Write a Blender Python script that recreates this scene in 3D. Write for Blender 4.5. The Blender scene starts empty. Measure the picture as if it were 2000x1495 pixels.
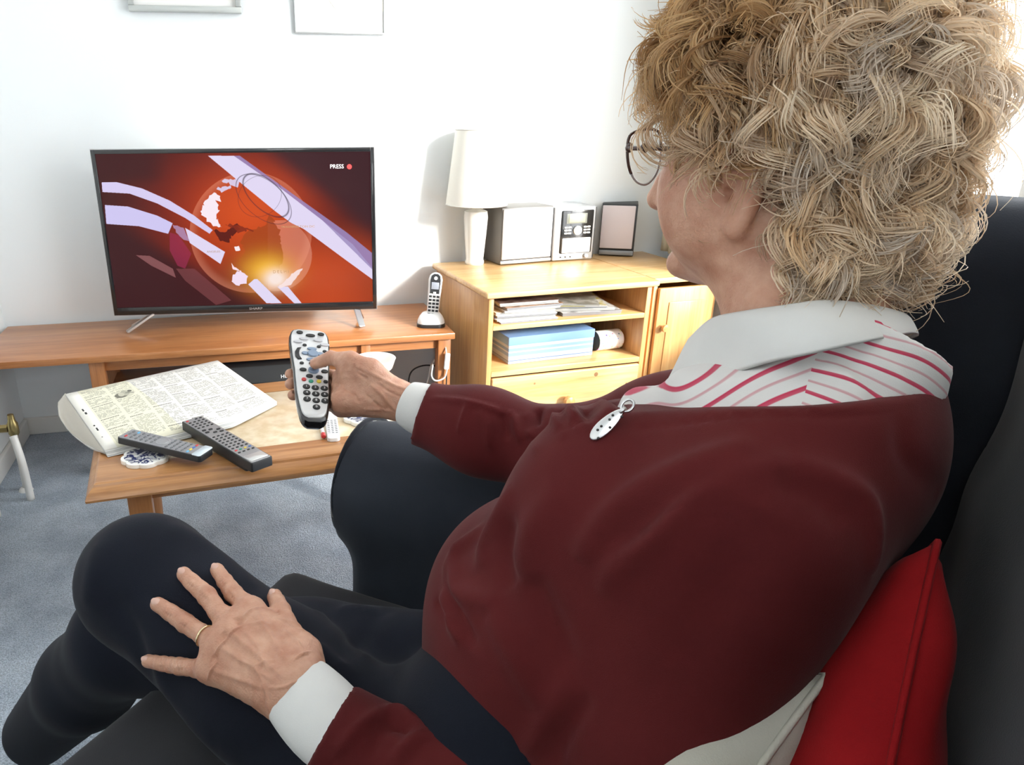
import bpy, bmesh, math, random
import numpy as np
from mathutils import Vector, Matrix, Euler
from mathutils.bvhtree import BVHTree
PI = math.pi
random.seed(7); rng = np.random.default_rng(7)
scene = bpy.context.scene
col = scene.collection

# ------------------------------------------------------------ camera
CAM = Vector((0, 0, 1.12))
XV = Vector((0.97736003, -0.21153005, -0.00473443))
UV = Vector((0.08255199, 0.360632, 0.92904776))
FV = Vector((0.19481414, 0.90840498, -0.36992953))
FOC = 1470.87; PX, PY = 780.0, 800.0          # focal length and principal point for a 2000x1495 frame
cam_d = bpy.data.cameras.new('camera'); cam = bpy.data.objects.new('camera', cam_d); col.objects.link(cam)
cam_d.sensor_width = 36; cam_d.sensor_fit = 'HORIZONTAL'; cam_d.lens = FOC*36/2000
cam_d.shift_x = (1000-PX)/2000; cam_d.shift_y = (PY-747.5)/2000
cam_d.clip_start = 0.02
m = Matrix.Identity(4)
for i in range(3): m[i][0] = XV[i]; m[i][1] = UV[i]; m[i][2] = -FV[i]; m[i][3] = CAM[i]
cam.matrix_world = m
scene.camera = cam

# ------------------------------------------------------------ light and exposure
SKY_STRENGTH = 7.5
world = bpy.data.worlds.new('sky'); scene.world = world; world.use_nodes = True
wn = world.node_tree.nodes; wn['Background'].inputs[0].default_value = (0.93, 0.965, 1.0, 1); wn['Background'].inputs[1].default_value = SKY_STRENGTH
scene.view_settings.view_transform = 'Standard'; scene.view_settings.look = 'None'
scene.view_settings.gamma = 1; scene.view_settings.use_curve_mapping = False
scene.view_settings.exposure = 0.25
scene.cycles.max_bounces = 8; scene.cycles.diffuse_bounces = 5; scene.cycles.transparent_max_bounces = 12
scene.cycles.caustics_reflective = False; scene.cycles.caustics_refractive = False
scene.cycles.sample_clamp_indirect = 8
def add_light(name, kind, loc, rot_dir, energy, color=(1, 1, 1), size=None, angle=None, portal=False):
    l = bpy.data.lights.new(name, kind); o = bpy.data.objects.new(name, l); col.objects.link(o)
    o.location = loc; o.rotation_euler = Vector(rot_dir).to_track_quat('-Z', 'Y').to_euler()
    l.energy = energy; l.color = color
    if size: l.shape = 'RECTANGLE'; l.size, l.size_y = size
    if angle is not None: l.angle = angle
    if portal: l.cycles.is_portal = True
    return o
add_light('sun', 'SUN', (4, -3, 4), (-.60, .80, -.36), 7.0, (1.0, 0.97, 0.90), angle=math.radians(9))
add_light('window_portal', 'AREA', (1.84, 1.06, 1.35), (-1, 0, 0), 1, size=(1.84, 2.3), portal=True)
add_light('rear_window_portal', 'AREA', (0, -1.76, 1.62), (0, 1, 0), 1, size=(.84, .85), portal=True)

# ------------------------------------------------------------ projection helpers (a pixel of the 2000x1495 frame to a point of the room)
def ray(px, py): return XV*((px-PX)/FOC) - UV*((py-PY)/FOC) + FV
def at(px, py, d): return CAM + ray(px, py)*d
def at_z(px, py, z): v = ray(px, py); return CAM + v*((z-CAM.z)/v.z)
def at_y(px, py, y): v = ray(px, py); return CAM + v*((y-CAM.y)/v.y)
def at_x(px, py, x): v = ray(px, py); return CAM + v*((x-CAM.x)/v.x)
def at_plane(px, py, p0, n): v = ray(px, py); return CAM + v*((Vector(p0)-CAM).dot(n)/v.dot(n))
_c, _s = math.cos(math.radians(12.104)), math.sin(math.radians(12.104))
def W(r, f, z): return Vector((r*_c + f*_s, -r*_s + f*_c, z))    # r right / f forward of the camera, z height

# ------------------------------------------------------------ object helpers
def tag(o, label=None, cat=None, group=None, kind=None):
    if label: o['label'] = label
    if cat: o['category'] = cat
    if group: o['group'] = group
    if kind: o['kind'] = kind
    return o
def thing(name, label, cat, loc=(0, 0, 0), rotz=0, group=None, rot=None):
    o = bpy.data.objects.new(name, None); col.objects.link(o); o.empty_display_size = .05
    o.location = loc; o.rotation_euler = rot if rot else (0, 0, rotz)
    return tag(o, label, cat, group)
def mesh_obj(name, me, mat=None, parent=None, smooth=False, label=None):
    o = bpy.data.objects.new(name, me); col.objects.link(o)
    if mat: me.materials.append(mat)
    if parent: o.parent = parent
    if smooth: me.polygons.foreach_set('use_smooth', [True]*len(me.polygons))
    if label: o['label'] = label
    return o
def from_bm(name, bm, mat=None, parent=None, smooth=False, label=None):
    me = bpy.data.meshes.new(name); bm.normal_update(); bm.to_mesh(me); bm.free()
    return mesh_obj(name, me, mat, parent, smooth, label)
def sharp(o, ang=35):
    me = o.data
    try: me.set_sharp_from_angle(angle=math.radians(ang))
    except Exception: pass
    return o
def bm_box(bm, size, loc=(0, 0, 0), rot=None, bevel=0, seg=2):
    M = Matrix.Translation(loc) @ ((Euler(rot).to_matrix().to_4x4()) if rot is not None else Matrix.Identity(4)) @ Matrix.Diagonal((*size, 1))
    r = bmesh.ops.create_cube(bm, size=1, matrix=M)
    if bevel:
        ed = list({e for v in r['verts'] for e in v.link_edges})
        bmesh.ops.bevel(bm, geom=ed, offset=bevel, segments=seg, affect='EDGES', profile=.5)
def box(name, size, loc, mat, parent=None, bevel=.002, rot=None, seg=2, label=None):
    bm = bmesh.new(); bm_box(bm, size, (0, 0, 0), None, bevel, seg)
    o = from_bm(name, bm, mat, parent, True, label); o.location = loc
    if rot is not None: o.rotation_euler = rot
    return sharp(o)
def bm_prism(bm, pts, z0, z1, bevel=0, seg=2, M=None):
    """pts 2-D outline, extruded from z0 to z1"""
    vs = [bm.verts.new((p[0], p[1], z0)) for p in pts]
    f = bm.faces.new(vs)
    if f.normal.z > 0: f.normal_flip()
    r = bmesh.ops.extrude_face_region(bm, geom=[f])
    nv = [g for g in r['geom'] if isinstance(g, bmesh.types.BMVert)]
    for v in nv: v.co.z = z1
    allv = vs+nv
    bmesh.ops.recalc_face_normals(bm, faces=list({f for v in allv for f in v.link_faces}))
    if bevel:
        top = [e for v in nv for e in v.link_edges if e.other_vert(v) in nv]
        bmesh.ops.bevel(bm, geom=list(set(top)), offset=bevel, segments=seg, affect='EDGES', profile=.5)
    if M: bmesh.ops.transform(bm, matrix=M, verts=bm.verts)
def bm_lathe(bm, prof, n=32, M=None):
    rings = []
    for r, z in prof:
        rings.append([bm.verts.new((r*math.cos(2*PI*i/n), r*math.sin(2*PI*i/n), z)) for i in range(n)])
    for a, b in zip(rings, rings[1:]):
        for i in range(n): bm.faces.new((a[i], a[(i+1) % n], b[(i+1) % n], b[i]))
    if prof[0][0] > 1e-4: bm.faces.new(rings[0][::-1])
    if prof[-1][0] > 1e-4: bm.faces.new(rings[-1])
    bmesh.ops.remove_doubles(bm, verts=bm.verts, dist=1e-6)
    if M: bmesh.ops.transform(bm, matrix=M, verts=bm.verts)
def lathe(name, prof, mat, parent=None, loc=(0, 0, 0), rot=None, n=32, label=None):
    bm = bmesh.new(); bm_lathe(bm, prof, n)
    o = from_bm(name, bm, mat, parent, True, label); o.location = loc
    if rot is not None: o.rotation_euler = rot
    return sharp(o, 40)
def catmull(pts, n=8):
    P = [Vector(p) for p in pts]; out = []
    for i in range(len(P)-1):
        p0 = P[max(i-1, 0)]; p1 = P[i]; p2 = P[i+1]; p3 = P[min(i+2, len(P)-1)]
        for k in range(n):
            t = k/n
            out.append(.5*((2*p1)+(-p0+p2)*t+(2*p0-5*p1+4*p2-p3)*t*t+(-p0+3*p1-3*p2+p3)*t**3))
    out.append(P[-1]); return out
def bm_tube(bm, pts, rad, n=8, cap=True):
    pts = [Vector(p) for p in pts]
    if not hasattr(rad, '__len__'): rad = [rad]*len(pts)
    up = None; rings = []
    for i, p in enumerate(pts):
        t = (pts[min(i+1, len(pts)-1)]-pts[max(i-1, 0)]).normalized()
        if up is None: up = t.orthogonal().normalized()
        up = (up - t*up.dot(t)).normalized(); b = t.cross(up)
        rings.append([bm.verts.new(p+(up*math.cos(2*PI*k/n)+b*math.sin(2*PI*k/n))*rad[i]) for k in range(n)])
    for a, b in zip(rings, rings[1:]):
        for k in range(n): bm.faces.new((a[k], a[(k+1) % n], b[(k+1) % n], b[k]))
    if cap: bm.faces.new(rings[0][::-1]); bm.faces.new(rings[-1])
def tube(name, pts, rad, mat, parent=None, n=8, sm=8, label=None):
    bm = bmesh.new(); p = catmull(pts, sm) if sm else pts
    if hasattr(rad, '__len__'):
        rad = list(np.interp(np.linspace(0, 1, len(p)), np.linspace(0, 1, len(rad)), rad))
    bm_tube(bm, p, rad, n)
    return from_bm(name, bm, mat, parent, True, label)
def text_obj(name, s, size, mat, parent, loc, rot, depth=.0003, align='CENTER', sx=1.0):
    cu = bpy.data.curves.new('lettering', 'FONT'); cu.body = s; cu.size = size; cu.extrude = depth
    cu.align_x = align; cu.align_y = 'CENTER'; cu.resolution_u = 3
    t = bpy.data.objects.new('tmp', cu); col.objects.link(t)
    bpy.context.view_layer.update()
    me = bpy.data.meshes.new_from_object(t.evaluated_get(bpy.context.evaluated_depsgraph_get()))
    bpy.data.objects.remove(t); bpy.data.curves.remove(cu)
    o = mesh_obj(name, me, None, parent); me.materials.clear(); me.materials.append(mat)
    o.location = loc; o.rotation_euler = rot; o.scale = (sx, 1, 1)
    return o

# ------------------------------------------------------------ materials
def mat(name, color, rough=.5, metal=0, spec=.5, coat=0, sheen=0, trans=0, sss=0, emit=None, estr=0, noise=None, bump=None, alpha=1):
    """noise=(scale, amount, second colour), bump=(scale, strength)"""
    m = bpy.data.materials.new(name); m.use_nodes = True; nt = m.node_tree; b = nt.nodes['Principled BSDF']
    c = (*color, 1) if len(color) == 3 else color
    b.inputs['Base Color'].default_value = c; b.inputs['Roughness'].default_value = rough; b.inputs['Metallic'].default_value = metal
    b.inputs['Specular IOR Level'].default_value = spec; b.inputs['Coat Weight'].default_value = coat
    b.inputs['Sheen Weight'].default_value = sheen; b.inputs['Transmission Weight'].default_value = trans
    if sheen: b.inputs['Sheen Roughness'].default_value = .4
    if sss:
        b.inputs['Subsurface Weight'].default_value = sss; b.inputs['Subsurface Radius'].default_value = (.012, .004, .002); b.inputs['Subsurface Scale'].default_value = 1
    if emit: b.inputs['Emission Color'].default_value = (*emit, 1); b.inputs['Emission Strength'].default_value = estr
    tc = nt.nodes.new('ShaderNodeTexCoord')
    if noise:
        n = nt.nodes.new('ShaderNodeTexNoise'); n.inputs['Scale'].default_value = noise[0]; n.inputs['Detail'].default_value = 6
        nt.links.new(tc.outputs['Object'], n.inputs['Vector'])
        r = nt.nodes.new('ShaderNodeValToRGB'); r.color_ramp.elements[0].position = .5-noise[1]; r.color_ramp.elements[1].position = .5+noise[1]
        r.color_ramp.elements[0].color = c; r.color_ramp.elements[1].color = (*noise[2], 1)
        nt.links.new(n.outputs['Fac'], r.inputs[0]); nt.links.new(r.outputs[0], b.inputs['Base Color'])
    if bump:
        n2 = nt.nodes.new('ShaderNodeTexNoise'); n2.inputs['Scale'].default_value = bump[0]; n2.inputs['Detail'].default_value = 3
        nt.links.new(tc.outputs['Object'], n2.inputs['Vector'])
        bp = nt.nodes.new('ShaderNodeBump'); bp.inputs['Strength'].default_value = bump[1]; bp.inputs['Distance'].default_value = .002
        nt.links.new(n2.outputs['Fac'], bp.inputs['Height']); nt.links.new(bp.outputs[0], b.inputs['Normal'])
    return m
def wood(name, c1, c2, c3, axis='X', scale=14, rough=.35, knots=False, coat=.2):
    m = bpy.data.materials.new(name); m.use_nodes = True; nt = m.node_tree; b = nt.nodes['Principled BSDF']
    L = nt.links.new; N = nt.nodes.new
    tc = N('ShaderNodeTexCoord'); mp = N('ShaderNodeMapping')
    sc = {'X': (.06, 1, 1), 'Y': (1, .06, 1), 'Z': (1, 1, .06)}[axis]
    mp.inputs['Scale'].default_value = sc; L(tc.outputs['Object'], mp.inputs[0])
    n = N('ShaderNodeTexNoise'); n.inputs['Scale'].default_value = scale*3; n.inputs['Detail'].default_value = 8; n.inputs['Roughness'].default_value = .6; n.inputs['Distortion'].default_value = .6
    L(mp.outputs[0], n.inputs['Vector'])
    r = N('ShaderNodeValToRGB'); e = r.color_ramp.elements; e[0].position = .3; e[0].color = (*c1, 1); e[1].position = .7; e[1].color = (*c3, 1)
    k = r.color_ramp.elements.new(.5); k.color = (*c2, 1)
    L(n.outputs['Fac'], r.inputs[0])
    n2 = N('ShaderNodeTexNoise'); n2.inputs['Scale'].default_value = scale*22; n2.inputs['Detail'].default_value = 2; L(mp.outputs[0], n2.inputs['Vector'])
    r2 = N('ShaderNodeValToRGB'); r2.color_ramp.elements[0].position = .35; r2.color_ramp.elements[0].color = (.78, .72, .68, 1); r2.color_ramp.elements[1].position = .6; r2.color_ramp.elements[1].color = (1, 1, 1, 1)
    L(n2.outputs['Fac'], r2.inputs[0])
    mx = N('ShaderNodeMix'); mx.data_type = 'RGBA'; mx.blend_type = 'MULTIPLY'; mx.inputs[0].default_value = .6
    L(r.outputs[0], mx.inputs[6]); L(r2.outputs[0], mx.inputs[7]); out = mx.outputs[2]
    if knots:
        v = N('ShaderNodeTexVoronoi'); v.inputs['Scale'].default_value = 5.5; L(tc.outputs['Object'], v.inputs['Vector'])
        r3 = N('ShaderNodeValToRGB'); r3.color_ramp.elements[0].position = .03; r3.color_ramp.elements[0].color = (.42, .25, .13, 1); r3.color_ramp.elements[1].position = .09; r3.color_ramp.elements[1].color = (1, 1, 1, 1)
        L(v.outputs['Distance'], r3.inputs[0])
        m3 = N('ShaderNodeMix'); m3.data_type = 'RGBA'; m3.blend_type = 'MULTIPLY'; m3.inputs[0].default_value = .8
        L(out, m3.inputs[6]); L(r3.outputs[0], m3.inputs[7]); out = m3.outputs[2]
    L(out, b.inputs['Base Color'])
    b.inputs['Roughness'].default_value = rough; b.inputs['Coat Weight'].default_value = coat; b.inputs['Coat Roughness'].default_value = .2
    bp = N('ShaderNodeBump'); bp.inputs['Strength'].default_value = .15; bp.inputs['Distance'].default_value = .001; L(n2.outputs['Fac'], bp.inputs['Height']); L(bp.outputs[0], b.inputs['Normal'])
    return m
def fabric(name, c, c2, rough=.9, scale=900, bstr=.4, sheen=.3, big=6):
    m = mat(name, c, rough, sheen=sheen, spec=.2); nt = m.node_tree; b = nt.nodes['Principled BSDF']; L = nt.links.new; N = nt.nodes.new
    tc = N('ShaderNodeTexCoord')
    n = N('ShaderNodeTexNoise'); n.inputs['Scale'].default_value = big; n.inputs['Detail'].default_value = 5; L(tc.outputs['Object'], n.inputs['Vector'])
    r = N('ShaderNodeValToRGB'); r.color_ramp.elements[0].position = .35; r.color_ramp.elements[1].position = .65; r.color_ramp.elements[0].color = (*c, 1); r.color_ramp.elements[1].color = (*c2, 1)
    L(n.outputs['Fac'], r.inputs[0]); L(r.outputs[0], b.inputs['Base Color'])
    n2 = N('ShaderNodeTexNoise'); n2.inputs['Scale'].default_value = scale; n2.inputs['Detail'].default_value = 2; L(tc.outputs['Object'], n2.inputs['Vector'])
    bp = N('ShaderNodeBump'); bp.inputs['Strength'].default_value = bstr; bp.inputs['Distance'].default_value = .001; L(n2.outputs['Fac'], bp.inputs['Height']); L(bp.outputs[0], b.inputs['Normal'])
    return m
def image_mat(name, arr, rough=.5, emit=0, coat=0):
    h, w = arr.shape[:2]
    im = bpy.data.images.new(name, w, h); a = np.ones((h, w, 4), np.float32); a[..., :3] = arr[::-1]
    im.pixels.foreach_set(a.ravel()); im.update(); im.pack()
    m = bpy.data.materials.new(name); m.use_nodes = True; nt = m.node_tree; b = nt.nodes['Principled BSDF']
    t = nt.nodes.new('ShaderNodeTexImage'); t.image = im
    nt.links.new(t.outputs[0], b.inputs['Base Color']); b.inputs['Roughness'].default_value = rough
    if emit:
        nt.links.new(t.outputs[0], b.inputs['Emission Color']); b.inputs['Emission Strength'].default_value = emit
        nt.links.remove(b.inputs['Base Color'].links[0]); b.inputs['Base Color'].default_value = (.004, .004, .004, 1); b.inputs['Specular IOR Level'].default_value = .12
    b.inputs['Coat Weight'].default_value = coat
    return m
def poly_mask(X, Y, pts):
    ins = np.zeros(X.shape, bool); n = len(pts)
    for i in range(n):
        x1, y1 = pts[i]; x2, y2 = pts[(i+1) % n]
        c = ((y1 > Y) != (y2 > Y)) & (X < (x2-x1)*(Y-y1)/((y2-y1) if y2 != y1 else 1e-9)+x1)
        ins ^= c
    return ins
def noise2(shape, cells, seed, octaves=4):
    r = np.random.default_rng(seed); h, w = shape; out = np.zeros(shape); amp = 1; tot = 0
    for o in range(octaves):
        cy = max(2, int(cells*2**o*h/w)+2); cx = int(cells*2**o)+2; g = r.random((cy, cx))
        yy = np.linspace(0, cy-1.001, h); xx = np.linspace(0, cx-1.001, w); y0 = yy.astype(int); x0 = xx.astype(int)
        fy = (yy-y0)[:, None]; fx = (xx-x0)[None]; fy = fy*fy*(3-2*fy); fx = fx*fx*(3-2*fx)
        out += amp*((g[y0][:, x0]*(1-fx)+g[y0][:, x0+1]*fx)*(1-fy)+(g[y0+1][:, x0]*(1-fx)+g[y0+1][:, x0+1]*fx)*fy); tot += amp; amp *= .5
    return out/tot

M = {}
M['wall'] = mat('wall_paint', (.80, .83, .835), .8, spec=.2, bump=(60, .05))
M['ceiling'] = mat('ceiling_paint', (.85, .85, .84), .9)
M['gloss_white'] = mat('white_gloss_paint', (.78, .77, .73), .35)
M['carpet'] = fabric('blue_grey_carpet', (.37, .44, .52), (.52, .60, .68), scale=260, bstr=1.0, sheen=.2, big=9)
nt = M['carpet'].node_tree; b = nt.nodes['Principled BSDF']
for nd in nt.nodes:
    if nd.type == 'BUMP': nd.inputs['Distance'].default_value = .006
_n = nt.nodes.new('ShaderNodeTexNoise'); _n.inputs['Scale'].default_value = 330; _n.inputs['Detail'].default_value = 1
_tc = [n for n in nt.nodes if n.type == 'TEX_COORD'][0]; nt.links.new(_tc.outputs['Object'], _n.inputs['Vector'])
_r = nt.nodes.new('ShaderNodeValToRGB'); _r.color_ramp.elements[0].position = .3; _r.color_ramp.elements[0].color = (.55, .55, .56, 1); _r.color_ramp.elements[1].position = .62
nt.links.new(_n.outputs['Fac'], _r.inputs[0])
_m = nt.nodes.new('ShaderNodeMix'); _m.data_type = 'RGBA'; _m.blend_type = 'MULTIPLY'; _m.inputs[0].default_value = 1
nt.links.new(b.inputs['Base Color'].links[0].from_socket, _m.inputs[6]); nt.links.new(_r.outputs[0], _m.inputs[7]); nt.links.new(_m.outputs[2], b.inputs['Base Color'])
M['teak'] = wood('orange_teak', (.36, .135, .045), (.47, .19, .065), (.56, .255, .10), 'X', 10, .32)
M['teak_z'] = wood('orange_teak_upright', (.36, .135, .045), (.45, .18, .06), (.52, .23, .09), 'Z', 10, .4)
M['oak'] = wood('honey_oak', (.30, .125, .04), (.43, .20, .07), (.52, .27, .11), 'X', 12, .3)
M['oak_z'] = wood('honey_oak_upright', (.30, .12, .04), (.40, .17, .06), (.47, .22, .085), 'Z', 12, .35)
M['inlay'] = mat('cream_inlay', (.62, .47, .28), .3, coat=.3, noise=(26, .12, (.74, .62, .44)))
M['pine'] = wood('yellow_pine', (.62, .33, .11), (.74, .46, .20), (.80, .56, .29), 'X', 7, .35, knots=True)
M['pine_z'] = wood('yellow_pine_upright', (.52, .25, .085), (.62, .33, .12), (.70, .42, .18), 'Z', 7, .35)
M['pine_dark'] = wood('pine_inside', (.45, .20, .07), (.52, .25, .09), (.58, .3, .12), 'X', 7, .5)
M['black_gloss'] = mat('black_gloss_plastic', (.012, .012, .013), .18, coat=.5)
M['black'] = mat('black_plastic', (.018, .018, .019), .4)
M['rubber'] = mat('black_rubber_button', (.012, .012, .012), .55)
M['silver'] = mat('silver_plastic', (.55, .55, .56), .32, metal=.75)
M['chrome'] = mat('brushed_steel', (.66, .66, .66), .28, metal=1)
M['silver_paint'] = mat('silver_painted_plastic', (.52, .53, .54), .35, metal=.35)
M['white_plastic'] = mat('white_plastic', (.80, .80, .79), .3)
M['ceramic'] = mat('white_glazed_ceramic', (.83, .82, .77), .12, coat=.6)
M['shade'] = mat('cream_lampshade', (.85, .82, .74), .9)
M['paper'] = mat('white_paper', (.80, .79, .76), .8)
M['paper_grey'] = mat('grey_newsprint', (.62, .62, .60), .85)
M['blue_key'] = mat('blue_grey_button', (.17, .23, .32), .3, coat=.3)
M['red_p'] = mat('red_plastic', (.55, .04, .04), .35); M['green_p'] = mat('green_plastic', (.02, .25, .16), .35)
M['yellow_p'] = mat('yellow_plastic', (.70, .52, .05), .35); M['bluebtn'] = mat('blue_plastic', (.04, .12, .38), .35)
M['cyan_p'] = mat('cyan_plastic', (.12, .38, .60), .35)
M['white_print'] = mat('white_print', (.75, .75, .75), .5); M['dark_print'] = mat('dark_print', (.05, .05, .05), .5)
M['brass'] = mat('brass', (.45, .36, .16), .35, metal=1)
g = bpy.data.materials.new('window_glass'); g.use_nodes = True; nt = g.node_tree; nt.nodes.clear()
o_ = nt.nodes.new('ShaderNodeOutputMaterial'); mx = nt.nodes.new('ShaderNodeMixShader'); tr = nt.nodes.new('ShaderNodeBsdfTransparent'); gl = nt.nodes.new('ShaderNodeBsdfGlossy')
gl.inputs['Roughness'].default_value = .02; mx.inputs[0].default_value = .06
nt.links.new(tr.outputs[0], mx.inputs[1]); nt.links.new(gl.outputs[0], mx.inputs[2]); nt.links.new(mx.outputs[0], o_.inputs[0]); M['glass'] = g
# ============================================================ the setting
WX0, WX1, WY0, WY1, WZ = -.82, 1.74, -1.65, 2.82, 2.38
def struct(o): o['kind'] = 'structure'; return o
T = .12
struct(box('floor', (WX1-WX0+2*T, WY1-WY0+2*T, .05), ((WX0+WX1)/2, (WY0+WY1)/2, -.025), M['carpet'], bevel=0))
struct(box('ceiling', (WX1-WX0+2*T, WY1-WY0+2*T, .05), ((WX0+WX1)/2, (WY0+WY1)/2, WZ+.025), M['ceiling'], bevel=0))
struct(box('wall_back', (WX1-WX0+2*T, T, WZ), ((WX0+WX1)/2, WY1+T/2, WZ/2), M['wall'], bevel=0))
struct(box('wall_left', (T, WY1-WY0, WZ), (WX0-T/2, (WY0+WY1)/2, WZ/2), M['wall'], bevel=0))
def wall_with_hole(name, along, a0, a1, h0, h1, c0, c1, hz0, hz1):
    """a box wall whose rectangular hole runs c0..c1 along its length and hz0..hz1 in height"""
    bm = bmesh.new()
    for (u0, u1, z0, z1) in ((a0, c0, 0, WZ), (c1, a1, 0, WZ), (c0, c1, 0, hz0), (c0, c1, hz1, WZ)):
        if along == 'y': bm_box(bm, (h1-h0, u1-u0, z1-z0), ((h0+h1)/2, (u0+u1)/2, (z0+z1)/2))
        else: bm_box(bm, (u1-u0, h1-h0, z1-z0), ((u0+u1)/2, (h0+h1)/2, (z0+z1)/2))
    return struct(from_bm(name, bm, M['wall']))
WC0, WC1, WH0, WH1 = -.10, 2.22, .42, 2.28
wall_with_hole('wall_right', 'y', WY0, WY1, WX1, WX1+T, WC0, WC1, WH0, WH1)
wall_with_hole('wall_front', 'x', WX0-T, WX1+T, WY0-T, WY0, -.42, .42, 1.2, 2.05)
def window(name, along, c0, c1, z0, z1, h, frame_mat, bars):
    w = thing(name, None, None); w['kind'] = 'structure'
    def seg(nm, u0, u1, za, zb, t=.05, mt=frame_mat, bv=.004):
        s = (t, u1-u0, zb-za) if along == 'y' else (u1-u0, t, zb-za)
        l = (h, (u0+u1)/2, (za+zb)/2) if along == 'y' else ((u0+u1)/2, h, (za+zb)/2)
        return box(nm, s, l, mt, w, bevel=bv)
    f = .055
    seg('window_frame', c0, c0+f, z0, z1); seg('window_frame', c1-f, c1, z0, z1)
    seg('window_frame', c0+f, c1-f, z0, z0+f); seg('window_frame', c0+f, c1-f, z1-f, z1)
    xs = [c0+f]+[c0+(c1-c0)*b for b in bars]+[c1-f]
    for b_ in xs[1:-1]: seg('mullion', b_-.025, b_+.025, z0+f, z1-f)
    for a_, b_ in zip(xs, xs[1:]):
        seg('pane', a_+.0, b_-.0, z0+f, z1-f, .004, M['glass'], 0)
    return w
window('window_1', 'y', WC0, WC1, WH0, WH1, WX1+.06, M['gloss_white'], (.33, .66))
window('window_2', 'x', -.42, .42, 1.2, 2.05, WY0-.06, M['gloss_white'], (.5,))
def skirting(name, size, loc):
    bm = bmesh.new(); bm_box(bm, size, (0, 0, 0), None, .004, 2); o = from_bm(name, bm, M['gloss_white'], None, True); o.location = loc; struct(o)
skirting('baseboard_back', (WX1-WX0, .016, .065), ((WX0+WX1)/2, WY1-.008, .0325))
skirting('baseboard_left', (.016, WY1-WY0-.02, .065), (WX0+.008, (WY0+WY1)/2-.01, .0325))
skirting('baseboard_right', (.016, WY1-WY0-.02, .065), (WX1-.008, (WY0+WY1)/2-.01, .0325))

# curtains hang full length either side of the window on the right wall
M['curtain'] = mat('cream_curtain', (.82, .76, .62), .9, sheen=.2, bump=(300, .2)); 
nt = M['curtain'].node_tree; b = nt.nodes['Principled BSDF']; out = [n for n in nt.nodes if n.type == 'OUTPUT_MATERIAL'][0]
tl = nt.nodes.new('ShaderNodeBsdfTranslucent'); tl.inputs[0].default_value = (.85, .78, .62, 1); ms = nt.nodes.new('ShaderNodeMixShader'); ms.inputs[0].default_value = .5
nt.links.new(b.outputs[0], ms.inputs[1]); nt.links.new(tl.outputs[0], ms.inputs[2]); nt.links.new(ms.outputs[0], out.inputs[0])
def curtain(y0, y1, x, label, gather=None, folds=9, amp=.022, zb=.03):
    nu, nv = 120, 40; zt = 2.30; vs = []; fs = []
    for j in range(nv+1):
        v = j/nv; z = zt+(zb-zt)*v
        g_ = 1
        yc = (y0+y1)/2; hw = (y1-y0)/2
        if gather:
            t = math.exp(-((z-gather[0])/.38)**2); hw2 = hw*(1-.62*t); yc = yc+(gather[1]-yc)*t*.8; hw = hw2; g_ = 1+.3*t
        for i in range(nu+1):
            u = i/nu*2-1
            ph = u*folds*PI + .5*math.sin(3*u+v*1.5)
            vs.append((x+amp*g_*math.sin(ph)+.006*math.sin(ph*2.3+v*4), yc+hw*u+.006*math.cos(ph), z))
    for j in range(nv):
        for i in range(nu):
            a = j*(nu+1)+i; fs.append((a, a+1, a+nu+2, a+nu+1))
    me = bpy.data.meshes.new('curtain'); me.from_pydata(vs, [], fs)
    o = mesh_obj('curtain', me, M['curtain'], None, True); tag(o, label, 'curtain')
    so = o.modifiers.new('thick', 'SOLIDIFY'); so.thickness = .002
    return o
curtain(2.26, 2.76, WX1-.065, 'cream curtain hanging in the corner above the pine cabinets', zb=.595, amp=.03)
cr = curtain(-.35, .42, WX1-.075, 'cream curtain gathered by a tie behind the woman\'s hair', gather=(1.0, -.12))
tb = tube('curtain_tieback', [(WX1-.02, -.16, 1.03), (WX1-.09, -.22, .99), (WX1-.125, -.12, .985), (WX1-.10, -.02, .99), (WX1-.02, -.01, 1.03)], .018, fabric('grey_pattern_braid', (.16, .17, .16), (.62, .62, .58), big=70), None)
tag(tb, 'grey and white braided tieback around the curtain', 'tieback')

# pictures on the back wall
def picture(p0, p1, height, depth, fw, label, fm, inner):
    a = at_y(*p0, WY1-.012); c = at_y(*p1, WY1-.012); w = c.x-a.x
    t = thing('picture_frame', label, 'picture', ((a.x+c.x)/2, WY1-.001, (a.z+c.z)/2))
    y = -depth/2
    box('frame_rail', (w, depth, fw), (0, y, fw/2), fm, t, .002); box('frame_rail', (w, depth, fw), (0, y, height-fw/2), fm, t, .002)
    box('frame_stile', (fw, depth, height-2*fw), (-w/2+fw/2, y, height/2), fm, t, .002); box('frame_stile', (fw, depth, height-2*fw), (w/2-fw/2, y, height/2), fm, t, .002)
    box('mount', (w-2*fw, .004, height-2*fw), (0, -.006, height/2), M['paper'], t, 0)
    return t, w
M['frame_silver'] = mat('brushed_silver_frame', (.50, .52, .50), .4, metal=.6)
M['frame_thin'] = mat('thin_grey_frame', (.42, .43, .43), .4, metal=.4)
t, w = picture((252, 23), (472, 26), .42, .022, .018, 'wide silver framed picture cut off by the top edge, nearer the left wall', M['frame_silver'], None)
t, w = picture((576, 66), (752, 67), .40, .014, .005, 'thin grey framed pale picture, the right one of the two on the wall', M['frame_thin'], None)
bm = bmesh.new(); bm_prism(bm, [(-.05, .07), (.12, .07), (.12, .20), (-.11, .20), (-.10, .13)], 0, .001)
o = from_bm('painting', bm, mat('pale_ochre_wash', (.80, .74, .62), .9, noise=(14, .2, (.80, .80, .76))), t); o.rotation_euler = (PI/2, 0, 0); o.location = (0.04, -.0085, .0)

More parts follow.
